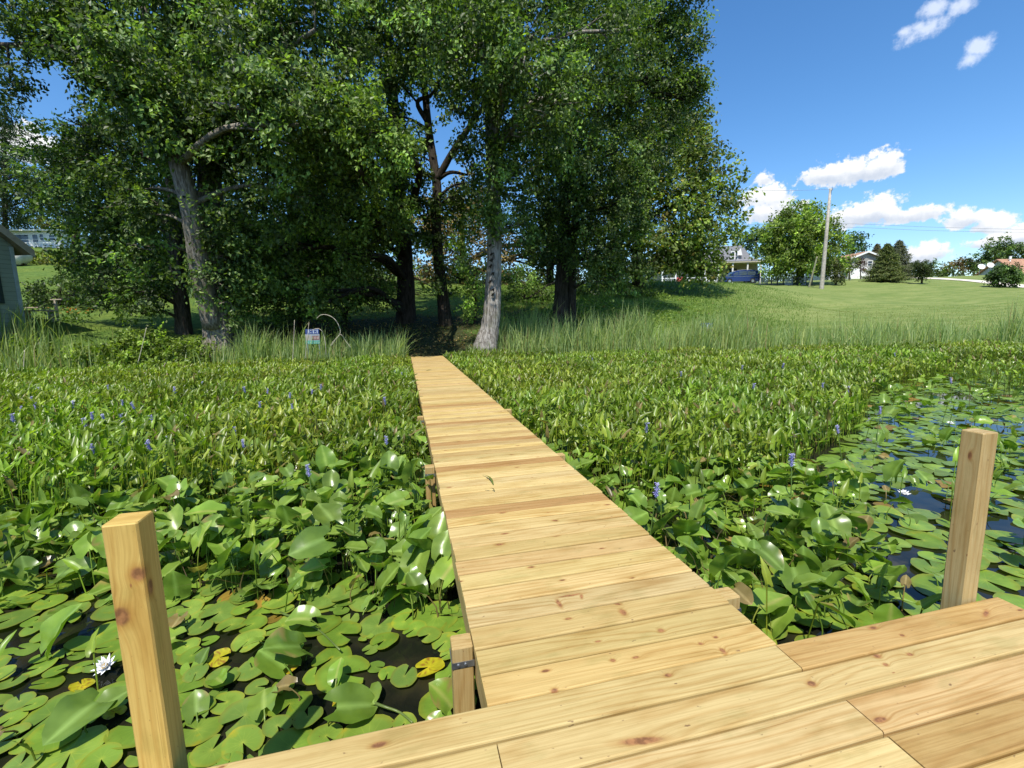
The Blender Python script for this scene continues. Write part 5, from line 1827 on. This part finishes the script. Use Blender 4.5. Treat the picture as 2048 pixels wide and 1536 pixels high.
# rock by the shed roof
b = at(30, 512, 44)
root = thing('boulder', b, 'pale rounded boulder on the slope below the white house', 'rock')
mb = MB()
u_, v_ = np.meshgrid(np.linspace(0, 2 * np.pi, 17)[:-1], np.linspace(-.9, 1.5, 9))
rr = .85 * (1 + .12 * np.sin(u_ * 3 + v_ * 2) + .06 * np.sin(u_ * 5))
V = np.stack([rr * np.cos(v_) * np.cos(u_) * 1.3, rr * np.cos(v_) * np.sin(u_), rr * np.sin(v_) * 1.1], -1).reshape(-1, 3)
F = [(i * 16 + j, i * 16 + (j + 1) % 16, (i + 1) * 16 + (j + 1) % 16, (i + 1) * 16 + j) for i in range(8) for j in range(16)]
mb.add(V + b, F)
obj_part(root, mb, 'stone', plain('pale_stone', (.55, .52, .46), .85, .2, 2, 0, .5), True)
# plank bench with clutter left of the lawn
b = at(92, 640, 18.5)
root = thing('plank_bench', b, 'weathered plank bench on short legs beside the outbuilding', 'bench')
fr = vframe(92, 640, 18.5)
OLDW = plain('weathered_wood', (.42, .36, .27), .85, .2, 12)
mb = MB()
box(mb, -.75, .35, -.2, .1, .36, .40, fr)
obj_part(root, mb, 'seat', OLDW)
mb = MB()
box(mb, -1.15, -.55, .3, .5, .50, .54, fr)
obj_part(root, mb, 'backrest', OLDW)
for x in (-.68, .25):
    mb = MB()
    box(mb, x, x + .07, -.15, .05, -.2, .357, fr)
    obj_part(root, mb, 'leg', OLDW)
mb = MB()
box(mb, .42, .49, 0, .07, -.2, .78, fr)
box(mb, .30, .75, -.01, .08, .785, .82, fr)
o = mb.build('wooden_stake', OLDW)
tag(o, 'short wooden stake with a crosspiece beside the plank bench', 'post')
for lab, px, py, c0, c1, gm in (('orange flowering plant between the plank bench and the lawn', 142, 645, (.35, .10, .02), (.55, .22, .05), 18), ('white daisy patch in front of the outbuilding', 25, 655, (.6, .6, .5), (.8, .8, .7), 40)):
    P0 = at(px, py, 17.8)
    rt = thing('flowering_plant', P0, lab, 'flowers')
    mb = MB()
    sp = .35 if gm < 20 else .8
    q = P0 + np.stack([rng.normal(0, sp, 260), rng.normal(0, .25, 260), rng.uniform(0, .45, 260)], -1)
    leaves(mb, q, np.zeros(q.shape), .11, (.05, .10, .02), (.10, .17, .04), .2, up=.9)
    obj_part(rt, mb, 'leaves', LEAF)
    mb = MB()
    q = P0 + np.stack([rng.normal(0, sp, gm * 2), rng.normal(0, .25, gm * 2), rng.uniform(.35, .6, gm * 2)], -1)
    leaves(mb, q, np.zeros(q.shape), .08, c0, c1, .0, up=1.4)
    obj_part(rt, mb, 'blossoms', LEAF)

# grey house with the long porch
b = at(1478, 567, 71)
root = thing('porch_house', b, 'grey house with a dormer window and long white posted porch behind the van', 'house')
fr = vframe(1478, 567, 71)
S = 71 / F_PX
hx = lambda px: (px - 1478) * S
hz_ = lambda py: (567 - py) * S
mb = MB()
box(mb, hx(1318), hx(1528), 2.4, 9, -2, hz_(527), fr)
obj_part(root, mb, 'wall', SID_TAN)
mb = MB()   # porch roof
prism(mb, [(hx(1312), hz_(527)), (hx(1537), hz_(527)), (hx(1537), hz_(524.5)), (hx(1312), hz_(524.5))], -.3, 2.6, fr)
obj_part(root, mb, 'porch_eave', plain('cream_trim', (.62, .58, .46), .6))
mb = MB()
V = [(hx(1311), -.35, hz_(524.4)), (hx(1538), -.35, hz_(524.4)), (hx(1526), 2.7, hz_(516)), (hx(1322), 2.7, hz_(516)), (hx(1316), 9.3, hz_(524.4)), (hx(1532), 9.3, hz_(524.4)), (hx(1500), 5.6, hz_(498)), (hx(1345), 5.6, hz_(498))]
mb.add(fr(V), [(0, 1, 2, 3), (3, 2, 6, 7), (7, 6, 5, 4), (1, 5, 6, 2), (0, 3, 7, 4), (0, 4, 5, 1)])
obj_part(root, mb, 'roof', ROOF_GREY)
mb = MB()   # upper storey
prism(mb, [(hx(1440), hz_(521)), (hx(1519), hz_(521)), (hx(1495), hz_(491)), (hx(1450), hz_(491))], 2.2, 8, fr)
obj_part(root, mb, 'upper_storey', SID_GREY)
window(root, fr, hx(1474), hx(1479.5), 2.2, hz_(520), hz_(503), .12)
window(root, fr, hx(1482), hx(1486), 2.2, hz_(520), hz_(503), .12)
mb = MB()
prism(mb, [(hx(1485), hz_(510)), (hx(1494), hz_(510)), (hx(1490.5), hz_(497))], 1.9, 2.19, fr)
obj_part(root, mb, 'dormer_trim', WHITE)
mb = MB()
tube(mb, fr([(hx(1491), 4, hz_(500)), (hx(1491), 4, hz_(478))]), .10, 8)
tube(mb, fr([(hx(1491), 4, hz_(478)), (hx(1491), 4, hz_(475))]), .28, 8)
obj_part(root, mb, 'chimney_pipe', WHITE)
for px in (1327, 1353, 1380, 1410, 1437, 1464, 1493, 1519):
    mb = MB()
    box(mb, hx(px) - .09, hx(px) + .09, -.1, .08, -1.2, hz_(527.2), fr)
    obj_part(root, mb, 'porch_post', WHITE)
for a, c in ((1327, 1353), (1353, 1410), (1410, 1437)):
    mb = MB()
    box(mb, hx(a) + .1, hx(c) - .1, -.05, .03, .95, 1.06, fr)
    box(mb, hx(a) + .1, hx(c) - .1, -.05, .03, -.05, .12, fr)
    x = hx(a) + .3
    while x < hx(c) - .2:
        box(mb, x, x + .035, -.03, .01, .12, .95, fr)
        x += .22
    obj_part(root, mb, 'railing', WHITE)
mb = MB()
box(mb, hx(1312), hx(1538), -.35, 2.38, -.9, -.30, fr)
obj_part(root, mb, 'porch_floor', plain('porch_boards', (.5, .48, .42), .7))
window(root, fr, hx(1468), hx(1486), 2.39, .9, 2.4, .08, DARK, 0)
window(root, fr, hx(1335), hx(1347), 2.39, .9, 2.3, .08)
window(root, fr, hx(1390), hx(1402), 2.39, .9, 2.3, .08)
mb = MB()
box(mb, hx(1500), hx(1508), 2.33, 2.39, -.29, 1.9, fr)
obj_part(root, mb, 'door', plain('grey_door', (.25, .25, .27), .5))
# red cloth over the porch rail
mb = MB()
V = []
for i in range(9):
    x = hx(1355) + i * .17
    for k, z in enumerate((1.10, .8, .45)):
        V.append((x, -.12 - .04 * math.sin(i * 1.7) - .02 * k, z - .06 * math.sin(i)))
mb.add(fr(V), [(i * 3 + k, i * 3 + 3 + k, i * 3 + 4 + k, i * 3 + 1 + k) for i in range(8) for k in range(2)])
tag(mb.build('red_blanket', plain('red_cloth', (.55, .08, .09), .8, .2, 10)), 'red cloth hung over the white porch rail', 'blanket')
# white ramp rail right of the van
b = at(1527, 570, 66)
root = thing('ramp_railing', b, 'white railing sloping down right of the blue van', 'railing')
fr = vframe(1518, 570, 66)
mb = MB()
s2 = 66 / F_PX
for k in range(6):
    x = k * 3.2 * s2
    zt = (27 - k * 3.2) * s2
    box(mb, x, x + .08, 0, .08, -.9, zt, fr)
prism(mb, [(0, 27 * s2 - .02), (17 * s2, 11 * s2), (17 * s2, 11 * s2 + .14), (0, 27 * s2 + .12)], -.02, .10, fr)
prism(mb, [(0, 16 * s2), (17 * s2, 1 * s2), (17 * s2, 1 * s2 + .10), (0, 16 * s2 + .10)], -.01, .09, fr)
obj_part(root, mb, 'rail', WHITE)

# blue van
b = at(1476, 568, 65)
root = thing('parked_van', b, 'dark blue minivan parked side on in front of the grey porch house', 'van')
fr = vframe(1476, 568, 65)
NAVY = plain('navy_paint', (.015, .035, .14), .22, .05, 3, .3, 0, .6)
side = [(-2.55, .35), (-2.58, .72), (-2.45, .88), (-1.55, 1.06), (-.95, 1.58), (-.55, 1.74), (.6, 1.80), (1.9, 1.76), (2.30, 1.62), (2.52, 1.05), (2.56, .5), (2.50, .32), (1.95, .30), (1.85, .60), (1.55, .72), (1.25, .60), (1.15, .30), (-1.25, .30), (-1.35, .60), (-1.65, .72), (-1.95, .60), (-2.05, .30)]
mb = MB()
k = len(side)
yl = [(-.95, 0.0), (-.90, .06), (-.6, .10), (.6, .10), (.90, .06), (.95, 0.0)]
V = []
for y, top in yl:
    for x, z in side:
        # the sides lean in above the belt line
        yy = y * (1 - .16 * max(0, z - 1.02) / .75)
        V.append((x * (1 - .01 * top * 5 if abs(x) > 2.2 else 1), yy, z + (top * .3 if z > 1.0 else 0)))
F = [(i * k + j, (i + 1) * k + j, (i + 1) * k + (j + 1) % k, i * k + (j + 1) % k) for i in range(len(yl) - 1) for j in range(k)]
F += [tuple(range(k)), tuple(range((len(yl) - 1) * k + k - 1, (len(yl) - 1) * k - 1, -1))]
mb.add(fr(V), F)
obj_part(root, mb, 'body', NAVY)
for ya, sgn in ((-.95, -1), (.95, 1)):
    for poly in ([(-1.35, 1.10), (-.45, 1.10), (-.45, 1.62), (-.85, 1.52)], [(-.36, 1.10), (.72, 1.10), (.72, 1.68), (-.36, 1.66)], [(.80, 1.10), (2.0, 1.12), (1.88, 1.62), (.80, 1.68)]):
        mb = MB()
        n4 = len(poly)
        V = [(x, ya * (1 - .16 * (z - 1.02) / .75) + sgn * .004, z) for x, z in poly] + [(x, ya * (1 - .16 * (z - 1.02) / .75) + sgn * .010, z) for x, z in poly]
        mb.add(fr(V), [tuple(range(n4)), tuple(range(2 * n4 - 1, n4 - 1, -1))] + [(i, (i + 1) % n4, n4 + (i + 1) % n4, n4 + i) for i in range(n4)])
        obj_part(root, mb, 'window', GLASS)
mb = MB()
V = [(-1.53, -.80, 1.10), (-1.53, .80, 1.10), (-.93, .72, 1.63), (-.93, -.72, 1.63)]
V = [(x - .02, y, z + .02) for x, y, z in V]
mb.add(fr(V), [(0, 1, 2, 3)])
obj_part(root, mb, 'windscreen', GLASS)
mb = MB()
for y in (-.62, .62):
    tube(mb, fr([(-.5, y, 1.80), (.6, y, 1.885), (1.9, y, 1.83)]), .03, 6)
obj_part(root, mb, 'roof_rail', METAL)
mb = MB()
box(mb, -2.0, 2.2, -.965, -.955, .93, .96, fr)
box(mb, -2.0, 2.2, .955, .965, .93, .96, fr)
obj_part(root, mb, 'chrome_strip', METAL)
for y in (-.6, .6):
    mb = MB()
    prism(mb, [(-2.60, .70), (-2.40, .70), (-2.30, .86), (-2.52, .84)], y - .2, y + .2, fr)
    obj_part(root, mb, 'headlight', plain('headlight_glass', (.6, .62, .65), .15, .05))
    mb = MB()
    box(mb, 2.49, 2.565, y - .28 if y < 0 else y + .12, y - .12 if y < 0 else y + .28, .85, 1.35, fr)
    obj_part(root, mb, 'tail_light', plain('red_glass', (.35, .02, .02), .2, .05))
TYRE = plain('tyre_rubber', (.02, .02, .02), .8, .1)
for x in (-1.65, 1.55):
    for y in (-.86, .86):
        mb = MB()
        tube(mb, fr([(x, y - .11, .33), (x, y - .09, .33), (x, y + .09, .33), (x, y + .11, .33)]), [.30, .33, .33, .30], 18)
        wh = obj_part(root, mb, 'wheel', TYRE)
        mb = MB()
        tube(mb, fr([(x, y - .118, .33), (x, y + .118, .33)]), .19, 14)
        sub(wh, root, mb, 'rim', METAL)
mb = MB()
box(mb, -1.28, -1.16, -1.08, -.93, 1.06, 1.20, fr)
obj_part(root, mb, 'mirror', NAVY)

# people sized white lumps by the van are garden chairs
def chair(px, py, D, label, mat):
    fr = vframe(px, py, D, .4)
    root = thing('garden_chair', at(px, py, D), label, 'chair')
    mb = MB()
    box(mb, -.28, .28, -.25, .28, .40, .45, fr)
    obj_part(root, mb, 'seat', mat)
    mb = MB()
    prism(mb, [(-.28, .46), (.28, .46), (.26, 1.0), (.15, 1.08), (-.15, 1.08), (-.26, 1.0)], .29, .34, fr)
    obj_part(root, mb, 'backrest', mat)
    for x in (-.27, .21):
        for y in (-.24, .22):
            mb = MB()
            box(mb, x, x + .06, y, y + .06, -.3, .397, fr)
            obj_part(root, mb, 'leg', mat)
    for x in (-.34, .285):
        mb = MB()
        box(mb, x, x + .055, -.22, .285, .62, .66, fr)
        obj_part(root, mb, 'armrest', mat)


chair(1432, 571.5, 60, 'white garden chair just left of the blue van', WHITE)
chair(1418, 571.5, 60, 'white garden chair farther left of the blue van, under the tree', WHITE)

# fence by the round tree
b = at(1592, 571, 62)
root = thing('picket_fence', b, 'low dark framed fence with pale pickets under the round tree', 'fence')
fr = vframe(1592, 571, 62)
s3 = 62 / F_PX
for a, c in ((-22, -8), (6, 18)):
    mb = MB()
    x = a * s3
    while x < c * s3:
        box(mb, x, x + .07, -.02, .02, .05, 1.05 + .03 * math.sin(x * 9), fr)
        x += .155
    obj_part(root, mb, 'picket_panel', plain('grey_white_paint', (.42, .46, .55), .6))
mb = MB()
for x in (-48, -36, -24, -6, 4, 20, 32):
    box(mb, x * s3 - .05, x * s3 + .05, .03, .13, -.5, 1.15, fr)
box(mb, -48 * s3, 32 * s3, .045, .085, .98, 1.04, fr)
box(mb, -48 * s3, 32 * s3, .045, .085, .14, .20, fr)
x = -47 * s3
while x < 31 * s3:
    box(mb, x, x + .03, .05, .08, .2, .98, fr)
    x += .2
obj_part(root, mb, 'rail', DARK)

# ranch house with its gable to the viewer
b = at(1728, 556, 86)
root = thing('ranch_house', b, 'low house with grey and white gable front and brown roof behind the spruces', 'house')
fr = vframe(1728, 556, 86)
S = 86 / F_PX
hx = lambda px: (px - 1728) * S
hz_ = lambda py: (556 - py) * S
gable(root, fr, hx(1700), hx(1758), 0, 12, 0, hz_(518), hz_(507), SID_TAUPE, ROOF_ORANGE, .5, .18, -1)
mb = MB()
box(mb, hx(1700) - .02, hx(1758) + .02, -.05, -.005, -.6, hz_(536), fr)
obj_part(root, mb, 'lower_wall', WHITE)
window(root, fr, hx(1733), hx(1741), 0, hz_(533), hz_(524), .1)
window(root, fr, hx(1711), hx(1719), 0, hz_(533), hz_(524), .1)
mb = MB()
box(mb, hx(1672), hx(1699.5), 2, 9, -1, hz_(530), fr)
obj_part(root, mb, 'garage_wing', SID_LGREY)
mb = MB()
prism(mb, [(hx(1668), hz_(529.8)), (hx(1701), hz_(529.8)), (hx(1701), hz_(520)), (hx(1676), hz_(520))], 1.5, 9.5, fr)
obj_part(root, mb, 'wing_roof', ROOF_ORANGE)
# white garden swing frame in front of it
b = at(1688, 556, 74)
root = thing('garden_swing', b, 'small white framed garden swing left of the ranch house', 'swing')
fr = vframe(1688, 556, 74)
mb = MB()
for x in (-.8, .8):
    for y in (-.4, .4):
        tube(mb, fr([(x, y, -.4), (x, y * .3, 1.45)]), .05, 6)
tube(mb, fr([(-.9, 0, 1.45), (.9, 0, 1.45)]), .05, 6)
obj_part(root, mb, 'frame', WHITE)
mb = MB()
box(mb, -.6, .6, -.2, .2, .45, .50, fr)
box(mb, -.6, .6, .2, .25, .45, .95, fr)
obj_part(root, mb, 'seat', plain('green_cushion', (.05, .14, .10), .8))

# orange roofed house at the right edge
b = at(2036, 552, 90)
root = thing('orange_roof_house', b, 'house with an orange brown roof and two satellite dishes at the right edge', 'house')
fr = vframe(2036, 552, 90, R(4))
f2 = vframe(2036, 552, 90, R(94))
S = 90 / F_PX
zr, ze = (552 - 517) * S, (552 - 545) * S
mb = MB()
prism(mb, [(0, -1.5), (7.4, -1.5), (7.4, ze), (3.7, zr - .15), (0, ze)], -16, 0, f2)
obj_part(root, mb, 'wall', SID_LGREY)
mb = MB()
for q in ([(-.6, ze - .35), (3.7, zr), (3.7, zr + .2), (-.6, ze - .15)], [(3.7, zr), (8.0, ze - .35), (8.0, ze - .15), (3.7, zr + .2)]):
    prism(mb, q, -16.5, .5, f2)
obj_part(root, mb, 'roof', ROOF_ORANGE)
xr_ = 0.0
mb = MB()
P = fr([(xr_ + 1.6, 3.0, zr - .5), (xr_ + 1.6, 3.0, zr + .5)])
tube(mb, P, .12, 8)
tube(mb, P + np.array([0, 0, .6]) * np.array([[0, 0, .95], [0, 0, .25]]), .2, 8)
obj_part(root, mb, 'vent_pipe', WHITE)
for px, py, lab in ((1962, 533.5, 'left'), (1980, 530.5, 'right')):
    c = at(px, py, 89)
    rt = thing('satellite_dish', c, 'white satellite dish at the %s, by the dark gable of the orange roofed house' % ('lower left' if lab == 'left' else 'upper right'), 'dish', 'satellite dishes')
    mb = MB()
    V, F = [c + np.array([0, 0, 0])], []
    nrm = unit(np.array([-.35, -.85, .35]))
    s1 = unit(np.cross(nrm, [0, 0, 1.0]))
    s2_ = np.cross(nrm, s1)
    rings = 4
    V = [c]
    for k in range(1, rings + 1):
        r = .62 * k / rings
        for a in np.arange(14) * 6.283 / 14:
            V.append(c + s1 * r * math.cos(a) + s2_ * r * .85 * math.sin(a) + nrm * .35 * r * r)
    F = [(0, 1 + j, 1 + (j + 1) % 14) for j in range(14)]
    F += [(1 + (k - 1) * 14 + j, 1 + k * 14 + j, 1 + k * 14 + (j + 1) % 14, 1 + (k - 1) * 14 + (j + 1) % 14) for k in range(1, rings) for j in range(14)]
    mb.add(V, F)
    obj_part(rt, mb, 'dish', WHITE, True)
    mb = MB()
    gz = tz(np.array([c[0]]), np.array([c[1]]))[0]
    tube(mb, [c - nrm * .02, c - nrm * .25, np.array([c[0] - nrm[0] * .25, c[1] - nrm[1] * .25, gz - .3])], .05, 6)
    tube(mb, [c + s2_ * .5 * -1, c + nrm * .55], .02, 5)
    obj_part(rt, mb, 'mast', METAL)

# drive
mb = MB()
cl = smooth_path([at(2140, 588, 52), at(2048, 574, 58), at(1980, 567, 63), at(1900, 561, 69), at(1850, 557, 76), at(1812, 555, 84), at(1780, 553, 95)], 8)
V, T_ = [], np.gradient(cl, axis=0)
for p_, t_ in zip(cl, T_):
    s_ = unit(np.array([t_[1], -t_[0], 0]))
    for k in (-1.5, -.5, .5, 1.5):
        q = p_ + s_ * k
        V.append((q[0], q[1], 0))
V = np.array(V, float)
V[:, 2] = tz(V[:, 0], V[:, 1]) + .05 
mb.add(V, [(i * 4 + j, i * 4 + j + 1, i * 4 + 5 + j, i * 4 + 4 + j) for i in range(len(cl) - 1) for j in range(3)])
tag(mb.build('driveway', plain('pale_gravel', (.62, .56, .46), .9, .12, 3)), 'pale gravel drive curving up the lawn', kind='structure')

# utility pole, brace, wires
POLEW = plain('weathered_pole', (.36, .33, .28), .85, .22, 5)
b = at(1643, 577, 55)
t = at(1661, 377, 55.4)
root = thing('utility_pole', b, 'tall weathered wooden utility pole standing on the lawn', 'pole')
mb = MB()
P = np.array([b - [0, 0, .6], b, b * .5 + t * .5, t])
tube(mb, P, [.25, .24, .19, .13], 12, cap=True)
obj_part(root, mb, 'shaft', POLEW, True)
mb = MB()
tube(mb, [t - np.array([0, 0, .25]) - FH * .02, t - np.array([0, 0, .25]) - FH * .35], .035, 6)
tube(mb, [t - np.array([0, 0, .28]) - FH * .35, t + np.array([0, 0, .02]) - FH * .35], .06, 8)
obj_part(root, mb, 'insulator', METAL)
b2, t2 = at(1619, 571, 57), at(1634, 514, 55.6)
mb = MB()
tube(mb, [b2 - (t2 - b2) * .06, b2, t2], [.10, .10, .08], 8)
o = mb.build('leaning_post', plain('pale_wood', (.55, .47, .34), .8, .2, 6))
tag(o, 'thin pale post leaning beside the utility pole', 'post')
for lab, pts_ in (('upper of the two power lines crossing the sky at the right', [(1380, 452, 60), (1662, 447, 62), (1860, 454, 64), (2060, 459, 66), (2300, 462, 68)]),
                  ('lower of the two power lines crossing the sky at the right', [(1380, 459, 60), (1662, 454, 62), (1860, 461, 64), (2060, 465, 66), (2300, 468, 68)]),
                  ('thin wire running left from the utility pole top into the trees', [(1661, 378.5, 55.2), (1560, 381, 58), (1430, 376, 62), (1300, 366, 66)])):
    P = smooth_path([at(*q) for q in pts_], 8)
    mb = MB()
    tube(mb, P, .017, 4)
    tag(mb.build('power_line', plain('wire', (.22, .24, .28), .5)), lab, 'wire', 'power lines')

# signs among the reeds
def sign(px, py, D, lab, turn):
    fr = vframe(px, py, D, turn)
    root = thing('notice_sign', at(px, py, D), lab, 'sign', 'notice signs in the reeds')
    mb = MB()
    box(mb, -.26, .26, 0, .02, .0, .36, fr, (.26, .29, .32))
    box(mb, -.24, .25, 0, .02, .363, .55, fr, (.035, .06, .18))
    box(mb, -.26, .26, -.004, -.001, .0, .13, fr, (.10, .30, .24))
    box(mb, -.02, .25, -.004, -.001, .15, .30, fr, (.14, .05, .05))
    box(mb, -.25, -.05, -.004, -.001, .15, .33, fr, (.30, .28, .24))
    # blurred white capitals in the blue band: a tall stroke, a round, a tall stroke, a round
    for x in (-.13, .035, .175):
        box(mb, x, x + .03, -.006, -.002, .39, .53, fr, (.42, .48, .56))
    for x in (-.06, .10):
        box(mb, x, x + .035, -.006, -.002, .40, .43, fr, (.40, .46, .54))
        box(mb, x, x + .035, -.006, -.002, .49, .52, fr, (.40, .46, .54))
    for x in (.0, .055, .11, .165, .21):
        box(mb, x, x + .022, -.007, -.0045, .17, .28, fr, (.42, .36, .32))
    for k, x in enumerate((-.2, -.1, .02, .13, .2)):
        box(mb, x, x + .05, -.007, -.0045, .03 + .02 * (k % 2), .055 + .02 * (k % 2), fr, (.28, .45, .38))
    obj_part(root, mb, 'board', TINTED)
    for x in (-.22, .20):
        mb = MB()
        box(mb, x, x + .03, .022, .05, -.9, .5, fr)
        obj_part(root, mb, 'leg', METAL)


sign(626, 688, 16.9, 'small blue and white notice sign standing in the reeds left of the walkway', .05)
sign(1412, 672, 19.2, 'faded notice sign nearly hidden in the reeds right of the walkway', .0)

# pale dead stems arching by the sign
DEADW = plain('dead_stem', (.44, .39, .30), .7, .1, 20)
for lab, ps_, r in (('large pale dead stem arching over behind the notice sign', [(655, 720, 16.8), (662, 690, 16.7), (680, 668, 16.6), (677, 650, 16.6), (668, 637, 16.6), (655, 630, 16.6), (642, 630, 16.6), (633, 637, 16.6)], .014),
                    ('smaller pale dead stem arching over the notice sign', [(652, 712, 16.7), (651, 690, 16.6), (648, 672, 16.6), (643, 661, 16.5), (634, 657, 16.5), (622, 661, 16.5)], .013),
                    ('pale dead twig leaning right of the notice sign', [(663, 692, 16.7), (680, 669, 16.6), (692, 683, 16.6), (702, 696, 16.6)], .010),
                    ('tall straight pale dead reed left of the notice sign', [(584, 740, 16.4), (587, 690, 16.5), (589, 640, 16.6)], .011),
                    ('tall pale dead reed standing in front of the notice sign', [(608, 740, 16.3), (613, 690, 16.4), (618, 645, 16.5)], .010),
                    ('pale dead reed in front of the leafy bush, leaning right', [(266, 760, 15.2), (280, 710, 15.4), (293, 655, 15.6)], .011),
                    ('pale dead reed below the outbuilding corner', [(44, 780, 14.4), (47, 740, 14.5), (49, 700, 14.6)], .012),
                    ('pair of pale dead reeds at the foot of the big pale trunk', [(443, 742, 16.2), (447, 715, 16.3), (450, 680, 16.4)], .010)):
    P = smooth_path([at(*q) for q in ps_], 5)
    mb = MB()
    tube(mb, P, np.linspace(r, r * .7, len(P)), 6)
    tag(mb.build('dead_stem', DEADW, smooth=True), lab, 'stem', 'pale dead stems on the shore')
